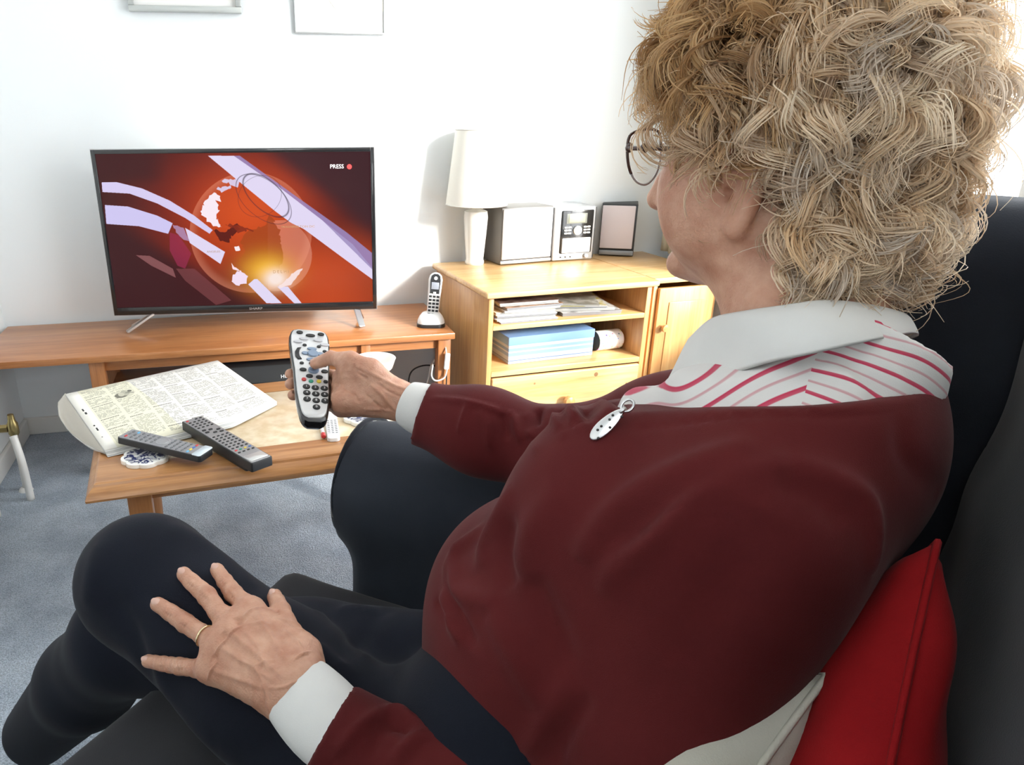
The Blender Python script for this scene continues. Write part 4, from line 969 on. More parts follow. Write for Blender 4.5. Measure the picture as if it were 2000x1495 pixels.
def np_mesh(name, V, F, mt=None, parent=None, smooth=True):
    me = bpy.data.meshes.new(name); me.vertices.add(len(V)); me.vertices.foreach_set('co', np.asarray(V, np.float32).ravel())
    k = F.shape[1]; me.loops.add(F.size); me.loops.foreach_set('vertex_index', F.astype(np.int32).ravel()); me.polygons.add(len(F))
    me.polygons.foreach_set('loop_start', np.arange(0, F.size, k, dtype=np.int32)); me.polygons.foreach_set('loop_total', np.full(len(F), k, np.int32))
    me.update(calc_edges=True); me.validate()
    return mesh_obj(name, me, mt, parent, smooth)
def vnormals(V, F):
    a = V[F[:, 0]]; b = V[F[:, 1]]; c = V[F[:, 2]]; d = V[F[:, 3]]; n = np.cross(c-a, d-b); N = np.zeros_like(V)
    for k in range(4): np.add.at(N, F[:, k], n)
    return N/np.maximum(np.linalg.norm(N, axis=1), 1e-12)[:, None]
def relax(V, F, it=2, lam=.5):
    E = np.concatenate([F[:, [0, 1]], F[:, [1, 2]], F[:, [2, 3]], F[:, [3, 0]]]); cnt = np.bincount(E.ravel(), minlength=len(V)).astype(float)
    for i in range(it*2):
        S_ = np.zeros_like(V); np.add.at(S_, E[:, 0], V[E[:, 1]]); np.add.at(S_, E[:, 1], V[E[:, 0]])
        L_ = S_/np.maximum(cnt, 1)[:, None]-V; V = V+L_*(lam if i % 2 == 0 else -lam*1.03)
    return V
def bvh_of(V, F): return BVHTree.FromPolygons([tuple(v) for v in V], [tuple(int(i) for i in f) for f in F])
def hit(bv, px, py):
    d = ray(px, py).normalized(); r = bv.ray_cast(CAM, d); return r[0]
def seg_dist(V, P):
    """distance of each vertex to a 3-D polyline and the parameter along it"""
    best = np.full(len(V), 1e9); par = np.zeros(len(V)); P = np.array(P); L_ = len(P)-1
    for i in range(L_):
        a = P[i]; d = P[i+1]-a; t = np.clip((V-a)@d/max(d@d, 1e-12), 0, 1); q = np.linalg.norm(V-a-t[:, None]*d, axis=1)
        m_ = q < best; best[m_] = q[m_]; par[m_] = (i+t[m_])/L_
    return best, par
def strokes(V, F, bv, lst):
    """folds: each (pixel polyline, width m, height m) is laid on the surface and pushed out (or in) along its normal"""
    N = vnormals(V, F); disp = np.zeros(len(V)); lo, hi = V.min(0), V.max(0)
    for pts, w, amp in lst:
        P = [p for p in (hit(bv, *q) for q in pts) if p is not None]
        if len(P) < 2: continue
        if len(P) > 2: P = catmull(P, 4)
        d, t = seg_dist(V, [tuple(p) for p in P]); env = np.sin(np.clip(t, .0, 1)*PI)**.5*.85+.15
        disp += amp*np.exp(-(d/w)**2)*env
    return V+N*disp[:, None]
def wob(V, scale, amp, seed=0):
    r = np.random.default_rng(seed); out = np.zeros(len(V))
    for k in range(7):
        d = r.normal(size=3); d /= np.linalg.norm(d); out += np.sin(V@d*scale*(1+.5*r.random())*2*PI+r.random()*7+1.5*np.sin(V@r.normal(size=3)*scale*3+k))
    return out*amp/3.0
# ============================================================ sofa
M['sofa'] = fabric('charcoal_navy_upholstery', (.022, .026, .036), (.032, .038, .050), scale=700, bstr=.35, sheen=.08)
M['sofa_grey'] = fabric('charcoal_grey_upholstery', (.028, .028, .032), (.036, .036, .040), scale=700, bstr=.35, sheen=.08)
M['piping'] = fabric('black_piping', (.010, .012, .018), (.014, .016, .022))
M['red'] = fabric('red_cotton', (.22, .003, .005), (.29, .006, .008), scale=800, sheen=.02)
M['creamc'] = fabric('cream_cotton', (.40, .39, .33), (.50, .48, .42), scale=800, sheen=.05)
SF = Vector((-.883, .469)); SL = Vector((.469, .883))       # where the sofa faces and along it towards its far arm (r, f)
def SW_(base, a, l, z): # base (r,f); a metres forward of it, l metres towards the far arm
    return W(base[0]+SF[0]*a+SL[0]*l, base[1]+SF[1]*a+SL[1]*l, z)
SB = (-.300, .850)      # a point on the front edge of the seat
sf3 = W(SF[0], SF[1], 0); sl3 = W(SL[0], SL[1], 0); srot = math.atan2(sl3.y, sl3.x)   # local x along the sofa, local y away from its front
sofa = thing('sofa', 'charcoal sofa with rounded piped arm that the woman sits on', 'sofa', SW_(SB, 0, 0, 0), srot)
def cushion_field(size, r, h=.01, puff=.02, seed=1, amp=.0):
    w, d, t = size; f = Field((-w/2-.05, -d/2-.05, -.05), (w/2+.05, d/2+.05, t+.08), h)
    sl, P = f.win(f.lo, f.lo+f.n*f.h)
    pf = puff*np.cos(np.clip(P[..., 0]/w, -.5, .5)*PI)*np.cos(np.clip(P[..., 1]/d, -.5, .5)*PI)
    q = np.abs(P-np.array([0, 0, t/2]))-np.array([w/2-r, d/2-r, t/2-r]); q[..., 2] -= pf
    dd = np.sqrt((np.maximum(q, 0)**2).sum(-1))+np.minimum(q.max(-1), 0)-r
    f.D[sl] = dd; V, F = f.mesh(); 
    if amp: V = V+vnormals(V, F)*wob(V, 4, amp, seed)[:, None]
    return V, F
def piping_loop(w, d, z, r, parent, rad=.0045, n=8, inset=0):
    pts = [(x, y, z) for x, y in rrect(w-2*inset, d-2*inset, r, 6)]; pts.append(pts[0]); bm = bmesh.new(); bm_tube(bm, pts, rad, n, False)
    return from_bm('piping', bm, M['piping'], parent, True)
seat_z = .432
LX0, LX1 = -.86, .405        # along the sofa from the front-edge reference point
# seat cushions: the one she sits on and the next one towards the camera
for (a_, b_) in ((-.42, .245), (-1.08, -.425)):
    V, F = cushion_field((b_-a_, .72, .15), .035, .012, .012, 3, .002); o = np_mesh('seat_cushion', V, F, M['sofa_grey'], sofa); o.location = ((a_+b_)/2, -.36, seat_z-.155)
    p = piping_loop(b_-a_+.002, .722, .112, .035, o); p.parent = o
bm = bmesh.new(); bm_box(bm, (1.55, .90, .20), (-.36, -.50, .165), None, .02, 3); from_bm('frame', bm, M['sofa'], sofa, True)
for (x_, y_) in ((-1.05, -.12), (.35, -.12), (-1.05, -.88), (.35, -.88)): lathe('foot', [(.018, 0), (.025, .065)], M['oak_z'], sofa, (x_, y_, 0), n=20)
# far arm: a tall rounded block with piped front
def arm(xc, label=None):
    f = Field((-.16, -.12, -.02), (.16, .85, .66), .012); sl, P = f.win(f.lo, f.lo+f.n*f.h)
    q = np.abs(P-np.array([0, .39, .28]))-np.array([.052, .34, .225]); dd = np.sqrt((np.maximum(q, 0)**2).sum(-1))+np.minimum(q.max(-1), 0)-.055
    cy = np.sqrt(P[..., 0]**2+(P[..., 2]-.475)**2)-.105; cy = np.maximum(cy, np.abs(P[..., 1]-.37)-.385)
    k = .04; h_ = np.maximum(k-np.abs(dd-cy), 0)/k; f.D[sl] = np.minimum(dd, cy)-h_*h_*k*.25
    V, F = f.mesh(); V = V+vnormals(V, F)*wob(V, 3, .003, 5)[:, None]; V[:, 1] *= -1; return V, F[:, ::-1]
V, F = arm(0)
ARM_Z = .07
AX = .362
o = np_mesh('arm', V, F, M['sofa'], sofa); o.location = (AX, -.095, ARM_Z)
pts = [(.104*math.cos(a_), .010, .475+.104*math.sin(a_)) for a_ in np.linspace(PI*1.06, -PI*.06, 19)]
bm = bmesh.new(); bm_tube(bm, pts, .0045, 8); from_bm('piping', bm, M['piping'], o, True)
# back rest and its loose cushions
def back_cushion(x0, x1, y, z0, z1, th_, tilt, mt, nm='back_cushion', seed=3):
    V, F = cushion_field((x1-x0, z1-z0, th_), .05, .012, .02, seed, .004)
    o = np_mesh(nm, V, F, mt, sofa); o.location = ((x0+x1)/2, -y, (z0+z1)/2); o.rotation_euler = (PI/2+tilt, 0, 0); return o

M['back_grey'] = fabric('window_lit_upholstery', (.045, .047, .053), (.060, .063, .070), scale=700, bstr=.35, sheen=.08)  # lighter than the seat cloth: window light put into the colour
back_cushion(-.40, .285, .848, .38, 1.055, .13, math.radians(4), M['back_grey'])
V, F = cushion_field((.17, .42, .52), .06, .012, .0, 4, .002); o = np_mesh('wing', V, F, M['sofa'], sofa); o.location = (.365, -.86, .515)
back_cushion(-1.06, -.405, .848, .38, 1.055, .13, math.radians(4), M['back_grey'], seed=9)
V, F = cushion_field((1.60, .74, .14), .06, .015, .01, 4, .002); o = np_mesh('back_rest', V, F, M['sofa'], sofa); o.location = (-.28, -.955, .64); o.rotation_euler = (PI/2+math.radians(5), 0, 0)
def pillow(name, label, w, h, t, m_, base, loc, rot, group=None):
    """a sewn cushion: two bulging faces meeting at a piped seam with pinched corners"""
    n = 40; vs = []; fs = []
    r_ = np.random.default_rng(5); ph = r_.random(6)*6
    for side in (1, -1):
        for j in range(n+1):
            for i in range(n+1):
                u = i/n*2-1; v = j/n*2-1; e = max(0, (1-u*u))**.42*max(0, (1-v*v))**.42
                k = 1-.07*(1-abs(v)**2)*abs(u)**6*0-.06*(1-v*v)*abs(u)**3; kv = 1-.06*(1-u*u)*abs(v)**3
                z = side*t/2*e*(1+.05*math.sin(4*u+ph[0])*math.sin(3*v+ph[1]))+.006*math.sin(9*(u+v)+ph[2])*e*(1-e)*2
                vs.append((u*w/2*k, v*h/2*kv, z))
    o0 = (n+1)**2
    for s_ in (0, 1):
        for j in range(n):
            for i in range(n):
                a = s_*o0+j*(n+1)+i; f = (a, a+1, a+n+2, a+n+1); fs.append(f if s_ == 0 else f[::-1])
    t_ = thing(name, label, 'cushion', (0, 0, 0), group=group); t_.matrix_world = Matrix.Translation(loc) @ rot.to_4x4()
    me = bpy.data.meshes.new('cover'); me.from_pydata(vs, [], fs); bm = bmesh.new(); bm.from_mesh(me); bmesh.ops.remove_doubles(bm, verts=bm.verts, dist=1e-5); bm.to_mesh(me); bm.free(); mesh_obj('cover', me, m_, t_, True)
    edge = [vs[i] for i in range(n+1)]+[vs[j*(n+1)+n] for j in range(1, n+1)]+[vs[n*(n+1)+i] for i in range(n-1, -1, -1)]+[vs[j*(n+1)] for j in range(n-1, -1, -1)]
    bm = bmesh.new(); bm_tube(bm, edge, .0028, 6, False); from_bm('seam', bm, m_, t_, True); return t_
def edge_pillow(name, label, p1, p2, w, h, t, m_, up=.0):
    """a cushion seen on edge: its near seam runs from p1 (top) towards p2"""
    y_ = (p1-p2).normalized(); x_ = -sl3; x_ = (x_-y_*x_.dot(y_)).normalized(); z_ = x_.cross(y_); R_ = Matrix((x_, y_, z_)).transposed()
    return pillow(name, label, w, h, t, m_, None, p1-y_*(h/2-up)-x_*w*.46, R_)
edge_pillow('cushion', 'red cushion standing on edge between the woman and the sofa back', at(1815, 1074, .55), at(1735, 1495, .48), .34, .38, .125, M['red'])
edge_pillow('cushion', 'cream crumpled cushion under the elbow, left of the red cushion', at(1590, 1320, .550), at(1440, 1550, .512), .34, .32, .12, M['creamc'])
# ============================================================ the woman
M['skin'] = mat('skin', (.43, .195, .120), .48, sss=.12, noise=(45, .22, (.60, .345, .235)), bump=(420, .35))
M['knit'] = fabric('maroon_fine_knit', (.070, .0068, .0076), (.100, .0115, .012), scale=1300, bstr=.35, sheen=.05, big=5)
M['trouser'] = fabric('navy_trouser_cloth', (.0055, .007, .013), (.008, .010, .018), scale=900, bstr=.3, sheen=.05)
M['shirt_w'] = fabric('white_cotton', (.62, .62, .60), (.68, .68, .66), scale=900, bstr=.15, sheen=.1)
person = thing('person', 'grey-blonde curly haired person in a maroon jumper sitting on the sofa and pointing a remote', 'person', W(.12, .60, 0), 0)
PI_inv = Matrix.Translation(-Vector(person.location))
def own(o): o.parent = person; o.location = -Vector(person.location); return o      # meshes below are built in room coordinates
def w3(r, f, z): p = W(r, f, z); return (p.x, p.y, p.z)
def dirw(r, f, z=0): p = W(r, f, z); return np.array((p.x, p.y, p.z))
TF = dirw(-.77, .64); TLf = dirw(-.64, -.77)              # torso facing and its left
ax_ = np.array(w3(.335, .615, .88))-np.array(w3(.12, .60, .55)); TU = ax_/np.linalg.norm(ax_)
def frame(u, fwd):
    u = np.array(u)/np.linalg.norm(u); l = np.cross(u, fwd); l /= np.linalg.norm(l); f_ = np.cross(l, u); return np.stack([l, f_, u], 1)   # columns left, forward, up
RT = frame(TU, TF)
def tp(c, l=0, f=0, u=0): return np.array(w3(*c))+RT[:, 0]*l+RT[:, 1]*f+RT[:, 2]*u
PEL, WAI, CHE, UPP, NEC = (.150, .625, .49), (.195, .620, .62), (.268, .605, .745), (.335, .605, .83), (.366, .62, .935)
LSH, LEL, LWR = (.262, .500, .805), (.175, .440, .500), (-.084, .563, .570)
RSH, REL, RWR = (.415, .750, .825), (.225, .860, .708), (.000, 1.02, .718)
# ---- jumper
def torso(F_, g=0.0, up_only=False):
    if not up_only:
        F_.ellcone(tp(PEL), tp(WAI), (.145+g, .135+g), (.138+g, .132+g), RT, .03)
        F_.ell(tp(WAI, -.005, .075, -.015), (.120+g, .105+g, .11+g), RT, .05)
        F_.ellcone(tp(WAI), tp(CHE), (.165+g, .130+g), (.160+g, .125+g), RT, .05)
    F_.ellcone(tp(CHE), tp(UPP), (.155+g, .115+g), (.125+g, .090+g), RT, .05)
    F_.ell(tp(CHE, .07, .080, -.01), (.070+g, .055+g, .075+g), RT, .06); F_.ell(tp(CHE, -.07, .080, -.01), (.070+g, .055+g, .075+g), RT, .06)
    F_.ell(tp(UPP, 0, -.024, .0), (.13+g, .078+g, .12+g), RT, .05)
    F_.cone(tp(UPP, 0, -.01, .02), w3(*LSH), .068+g, .060+g, .05); F_.cone(tp(UPP, 0, -.01, .02), w3(*RSH), .068+g, .060+g, .05)
    F_.cone(tp(UPP, 0, -.005, .02), tp(NEC, 0, 0, .01), .075+g, .058+g, .04)
def sleeve(F_, S_, E_, W_, r, k=.02):
    S_, E_, W_ = [np.array(w3(*q)) for q in (S_, E_, W_)]
    F_.cone(S_, S_*.45+E_*.55, r[0], r[1], k); F_.cone(S_*.45+E_*.55, E_, r[1], r[2], k); F_.cone(E_, E_*.5+W_*.5, r[2], r[3], k); F_.cone(E_*.5+W_*.5, W_, r[3], r[4], k)
pts_ = np.array([tp(PEL), w3(*LSH), w3(*LEL), w3(*LWR), w3(*RSH), w3(*REL), w3(*RWR), tp(NEC)])
FJ = Field(pts_.min(0)-.20, pts_.max(0)+.17, .0050)
torso(FJ, .004)
FJ.ell(np.array(at(1245, 838, .715)), (.035, .03, .03), RT, .04)
# neckline, cuffs and hem are cut with planes
nfront, nback, nside = at(1215, 806, .735), at(1815, 768, .60), at(1500, 783, .535)
_np = np.array([nfront, nback, nside, at(1650, 786, .545), at(1520, 728, .82), at(1300, 742, .80), at(1700, 735, .72)]); _cc = _np.mean(0); nn = Vector(np.linalg.svd(_np-_cc)[2][2]); nfront = Vector(_cc)
if nn.z < 0: nn = -nn
def cut_local(F_, p, n, centre, rad):
    sl, P = F_.win(np.array(centre)-rad, np.array(centre)+rad)
    n = np.array(n)/np.linalg.norm(n); d = (P-np.array(p))@n; d = np.where(((P-np.array(centre))**2).sum(-1) < rad*rad, d, -1); F_.D[sl] = np.maximum(F_.D[sl], d)
cut_local(FJ, nfront, nn, nfront, .30)
lw, rw = np.array(w3(*LWR)), np.array(w3(*RWR)); le_, re_ = np.array(w3(*LEL)), np.array(w3(*REL))
ld = (lw-le_)/np.linalg.norm(lw-le_); rd_ = (rw-re_)/np.linalg.norm(rw-re_)
LCUT = np.array(at(648, 1412, .70)); RCUT = np.array(at(833, 803, 1.12))
h_a, h_b, h_c = at(766, 1222, .83), at(985, 1492, .62), W(.27, .76, .60)
hem_n = (h_b-h_a).cross(h_c-h_a).normalized(); hem_n = -hem_n if hem_n.z > 0 else hem_n
hv_a, hv_b = at(772, 1240, .80), at(985, 1490, .60); hvn = np.cross(np.array(hv_b-hv_a), np.array((hv_a+hv_b)/2-CAM)); hvn /= np.linalg.norm(hvn); hvn = hvn if hvn@np.array(at(800, 1450, .66)-hv_a) > 0 else -hvn
cut_local(FJ, (hv_a+hv_b)/2, hvn*.95+np.array((0, 0, -.35)), tp(PEL, 0, 0, .05), .34)
sleeve(FJ, LSH, LEL, LWR, (.076, .070, .064, .054, .048), .045)
sleeve(FJ, RSH, REL, RWR, (.072, .064, .058, .052, .0445), .045)
def view_plane(a, b, away):
    n = np.cross(np.array(b)-np.array(a), np.array((Vector(a)+Vector(b))/2-CAM)); n /= np.linalg.norm(n)
    return n if n@(np.array(away)-np.array(a)) > 0 else -n
lcn = view_plane(at(687, 1343, .70), at(600, 1492, .69), at(560, 1340, .74)); rcn = view_plane(at(850, 755, 1.11), at(816, 850, 1.10), at(760, 780, 1.12))
lcn = lcn*.85+ld*.25; rcn = rcn*.85+rd_*.25
cut_local(FJ, LCUT, lcn, lw, .15); cut_local(FJ, RCUT, rcn, rw, .14)
V, F = FJ.mesh(); V = relax(V, F, 2)
bv = bvh_of(V, F)
FOLDS = [
 ([(1546, 906), (1438, 918), (1345, 976), (1276, 1053), (1215, 1099), (1178, 1160)], .011, .008), ([(1476, 868), (1361, 906), (1226, 976), (1153, 1060), (1138, 1095)], .012, .007),
 ([(1500, 890), (1370, 945), (1280, 1010), (1200, 1080)], .009, -.005), ([(1553, 910), (1630, 937), (1688, 976), (1707, 1041), (1700, 1120)], .010, .006), ([(1520, 940), (1600, 970), (1650, 1030)], .014, -.004),
 ([(1761, 810), (1763, 880), (1800, 930), (1835, 965)], .010, -.003), ([(1500, 1010), (1420, 1120), (1330, 1300)], .025, -.006),
 ([(940, 1035), (885, 1085), (886, 1145), (909, 1166), (974, 1179)], .009, .009), ([(828, 1091), (826, 1117), (862, 1166), (880, 1203), (905, 1250)], .009, .008), ([(796, 1143), (818, 1153), (846, 1162)], .008, .007),
 ([(840, 1105), (852, 1171), (880, 1215)], .006, -.007), ([(884, 1078), (880, 1140), (900, 1208), (930, 1260)], .006, -.006), ([(1000, 960), (975, 1010), (950, 1060), (945, 1110)], .012, .007), ([(1000, 1010), (985, 1080), (1000, 1150)], .012, -.007),
 ([(960, 1200), (1010, 1290), (1060, 1380)], .012, .006), ([(1040, 1130), (1080, 1220), (1110, 1300)], .014, -.006), ([(1100, 960), (1040, 1040), (1020, 1130)], .016, .006),
 ([(748, 1388), (697, 1424), (655, 1475)], .005, .005), ([(749, 1386), (776, 1389), (803, 1407), (815, 1424)], .006, .007), ([(762, 1413), (785, 1418), (803, 1426)], .006, -.008), ([(837, 1428), (803, 1450), (765, 1490)], .006, .006), ([(770, 1400), (740, 1440), (720, 1480)], .006, -.004),
 ([(1120, 1330), (1060, 1420), (1030, 1480)], .012, .006), ([(1150, 1360), (1100, 1430), (1080, 1490)], .010, -.006),
 ([(915, 787), (905, 817), (897, 845)], .004, .005), ([(842, 778), (907, 785), (960, 799), (1003, 810)], .004, .004), ([(1005, 812), (1010, 840), (1020, 862)], .005, .006), ([(975, 800), (985, 830), (990, 860)], .006, -.005), ([(940, 800), (950, 840), (955, 880)], .006, .004),
 ([(1052, 800), (1050, 830)], .005, -.009), ([(1078, 797), (1090, 825), (1095, 850)], .005, .007), ([(1096, 805), (1105, 830)], .004, -.008), ([(1108, 796), (1122, 812), (1135, 830)], .006, .008), ([(1140, 800), (1150, 820)], .006, -.008), ([(1172, 790), (1188, 800), (1195, 815)], .007, .007), ([(1198, 785), (1205, 800)], .005, -.006), ([(1030, 810), (1036, 850), (1050, 880)], .005, .005),
 ([(1225, 838), (1350, 824), (1500, 810), (1650, 814), (1780, 800)], .0028, -.0022)]
FOLDS = [(a_, b_, c_*1.15) for a_, b_, c_ in FOLDS]
V = strokes(V, F, bv, FOLDS)
jumper = own(np_mesh('jumper', V, F, M['knit']))
# ---- trousers
LHI, LKN = (.035, .555, .455), (-.325, .815, .560)
RHI, RKN, RAN = (.150, .695, .475), (-.385, .870, .430), (-.640, 1.03, .10)
LAN = (-.235, 1.02, .25)
FT = Field(np.array([w3(-.72, 1.1, 0), w3(.3, .4, 0), w3(-.45, .5, 0), w3(.2, .95, 0)]).min(0)-.12, np.array([w3(-.72, 1.1, 0), w3(.3, .4, 0), w3(.2, .95, .66)]).max(0)+.1, .008)
RH = frame((0, 0, 1), dirw(*SF)); 
FT.ell(w3(.12, .60, .47), (.185, .15, .12), RH, .04); FT.ellcone(w3(.12, .60, .50), tp(WAI), (.165, .135), (.155, .125), RT, .04)
def mid(a, b, t): return tuple(np.array(a)*(1-t)+np.array(b)*t)
FT.chain([w3(*LHI), w3(*mid(LHI, LKN, .5)), w3(*LKN)], (.095, .086, .080), .03)
FT.chain([w3(*LKN), w3(*mid(LKN, LAN, .4)), w3(*LAN)], (.080, .068, .052), .03)
FT.chain([w3(*RHI), w3(*mid(RHI, RKN, .5)), w3(*RKN)], (.092, .082, .072), .02)
FT.chain([w3(*RKN), w3(*mid(RKN, RAN, .4)), w3(*RAN)], (.074, .072, .060), .03)
V, F = FT.mesh(); V = relax(V, F, 2); tbv = bvh_of(V, F); V = strokes(V, F, tbv, [([(600, 1262), (640, 1285), (690, 1335)], .010, .010), ([(480, 1150), (420, 1080), (330, 1030)], .020, .006), ([(760, 1190), (700, 1250), (640, 1300)], .012, -.006), ([(200, 1060), (180, 1130), (175, 1190)], .015, .005), ([(830, 1160), (760, 1230), (690, 1310)], .006, .004), ([(620, 1200), (680, 1190), (740, 1195)], .010, .005), ([(300, 1300), (350, 1380), (420, 1450)], .020, .005), ([(210, 1170), (260, 1240), (300, 1330)], .015, -.007)])
trousers = own(np_mesh('trousers', V, F, M['trouser']))
# ---- head frame
az = math.radians(37); HF = dirw(-math.sin(az), math.cos(az)); HF = HF+np.array((0, 0, -.10)); HF /= np.linalg.norm(HF)
HC = np.array(at(1524, 276, .665)); RHd = frame(np.cross(HF, np.cross((0, 0, 1.), HF)), HF)
def hp(l, f, u): return HC+RHd[:, 0]*l+RHd[:, 1]*f+RHd[:, 2]*u
FH = Field(HC-.21, HC+.20, .0028)
FH.ell(hp(0, -.012, .035), (.074, .098, .088), RHd, .01)
FH.ell(hp(0, .010, -.03), (.066, .080, .085), RHd, .03)
FH.ellcone(hp(0, .035, -.06), hp(0, .070, -.108), (.052, .045), (.022, .018), RHd, .04)      # jaw to chin
FH.ell(hp(.040, .050, -.035), (.030, .034, .036), RHd, .03); FH.ell(hp(-.040, .050, -.035), (.030, .034, .036), RHd, .03)
FH.ell(hp(.038, .052, -.060), (.025, .025, .038), RHd, .03); FH.ell(hp(-.038, .052, -.060), (.025, .025, .038), RHd, .03)
FH.ell(hp(.055, .01, -.068), (.018, .045, .03), RHd, .03); FH.ell(hp(-.055, .01, -.068), (.018, .045, .03), RHd, .03)
FH.chain([hp(0, .086, .004), hp(0, .108, -.030), hp(0, .121, -.046)], (.009, .011, .0125), .014)
FH.ell(hp(.011, .106, -.050), (.009, .010, .008), RHd, .006); FH.ell(hp(-.011, .106, -.050), (.009, .010, .008), RHd, .006)
FH.ellcone(hp(.020, .083, -.079), hp(-.020, .083, -.079), (.010, .008), (.010, .008), np.stack([RHd[:, 1], RHd[:, 2], RHd[:, 0]], 1), .010)
FH.ell(hp(0, .090, -.110), (.020, .015, .015), RHd, .015)
for s_ in (1, -1):
    FH.ell(hp(.031*s_, .088, .004), (.016, .010, .011), RHd, .012, '-'); FH.ell(hp(.031*s_, .074, .002), (.013, .013, .012), RHd, .004)
    FH.ellcone(hp(.014*s_, .089, .022), hp(.050*s_, .074, .022), (.008, .006), (.007, .006), RHd, .012)
# neck
neck0 = tp(NEC, 0, -.015, -.05); FH.ellcone(neck0, hp(0, -.035, -.07), (.060, .062), (.054, .060), RT, .035)
FH.cone(hp(0, .03, -.085), tp(NEC, 0, .035, .0), .034, .040, .04)
# near ear
hp0 = hp
e0 = hp(.073, -.012, -.030)
def ear(s_):
    hp = lambda l, f, u: hp0(l, f, u-.022)
    pts = [hp(s_*(.072+o), f, u) for o, f, u in ((.002, .004, -.010), (.010, -.001, .010), (.014, -.016, .018), (.016, -.028, .008), (.014, -.030, -.012), (.009, -.022, -.032), (.004, -.010, -.046), (.002, -.002, -.044))]
    FH.chain([tuple(p) for p in catmull([tuple(p) for p in pts], 3)], [.0042]*22, .004)
    FH.ell(hp(s_*.079, -.014, -.012), (.006, .014, .022), RHd, .006); FH.ell(hp(s_*.078, -.008, -.046), (.006, .009, .010), RHd, .008)
    FH.ell(hp(s_*.086, -.010, -.010), (.007, .009, .013), RHd, .004, '-'); FH.ell(hp(s_*.080, .0, -.018), (.010, .005, .006), RHd, .003, '-')
ear(1); ear(-1)
HV, HFc = FH.mesh(); HV = relax(HV, HFc, 1)
body_parts = [(HV, HFc)]

# ---- left hand, spread on the crossed knee
def jt(q): px, py, d = q; return np.array(at(px, py, d))
def surf(px, py, lift, dflt=.84):
    h_ = hit(tbv, px, py); d = dflt if h_ is None else (h_-CAM).dot(FV); return np.array(at(px, py, d-lift))
LF = {'index': [(424, 1114, .010), (440, 1137, .011), (456, 1160, .014), (492, 1194, .018)], 'middle': [(359, 1122, .010), (376, 1139, .011), (403, 1163, .015), (454, 1236, .020)],
      'ring': [(308, 1181, .010), (333, 1197, .011), (361, 1217, .014), (431, 1263, .018)], 'little': [(290, 1292, .009), (317, 1297, .010), (352, 1302, .012), (414, 1310, .015)],
      'thumb': [(537, 1167, .012), (549, 1194, .014), (568, 1236, .016), (590, 1280, .020)]}
LR = {'index': (.0082, .0090, .0103, .0115), 'middle': (.0084, .0092, .0106, .0118), 'ring': (.0082, .0090, .0102, .0112), 'little': (.0074, .0080, .0090, .0105), 'thumb': (.0090, .0104, .0112, .0140)}
LJ = {k: [surf(*q) for q in v] for k, v in LF.items()}
lwc = surf(572, 1336, .026); lwe = np.array(at(660, 1425, .712))
allp = np.array([p for v in LJ.values() for p in v]+[lwc, lwe])
FL = Field(allp.min(0)-.03, allp.max(0)+.03, .0014)
def fingers(F_, J_, R_):
    for k, P_ in J_.items():
        r_ = R_[k]; pp = [P_[0], P_[1], P_[1]*.5+P_[2]*.5, P_[2], P_[2]*.5+P_[3]*.5, P_[3]]
        rr_ = [r_[0], r_[1], (r_[1]+r_[2])/2*.96, r_[2], (r_[2]+r_[3])/2*.93, r_[3]]
        F_.chain(pp, rr_, .003)
fingers(FL, LJ, LR)
hn = np.cross(LJ['index'][3]-LJ['little'][3], lwc-LJ['middle'][3]); hn /= np.linalg.norm(hn)
if hn@np.array(FV) > 0: hn = -hn
for k in ('index', 'middle', 'ring', 'little'):
    m_ = LJ[k][3]; wq = lwc+(m_-LJ['middle'][3])*.42; FL.cone(m_, wq, LR[k][3], .017, .016)
FL.cone(LJ['index'][3]*.6+LJ['middle'][3]*.4, lwc, .013, .018, .02); FL.cone(LJ['ring'][3]*.5+LJ['middle'][3]*.5, lwc, .013, .018, .02); FL.cone(LJ['ring'][3]*.5+LJ['little'][3]*.5, lwc-(LJ['index'][3]-LJ['little'][3])*.15, .013, .017, .02)
FL.cone(LJ['thumb'][3], lwc+(LJ['index'][3]-LJ['middle'][3])*.3, .015, .018, .02); FL.cone(LJ['thumb'][3], LJ['index'][3]*.7+lwc*.3, .012, .012, .02)
la_ = (lwe-lwc)/np.linalg.norm(lwe-lwc); lx_ = np.cross(la_, hn); lx_ /= np.linalg.norm(lx_); lRm = np.stack([lx_, np.cross(la_, lx_), la_], 1)
FL.ellcone(lwc, lwe, (.029, .019), (.027, .021), lRm, .02)
V, F = FL.mesh(); V = relax(V, F, 1); hb = bvh_of(V, F)
hand_str = []
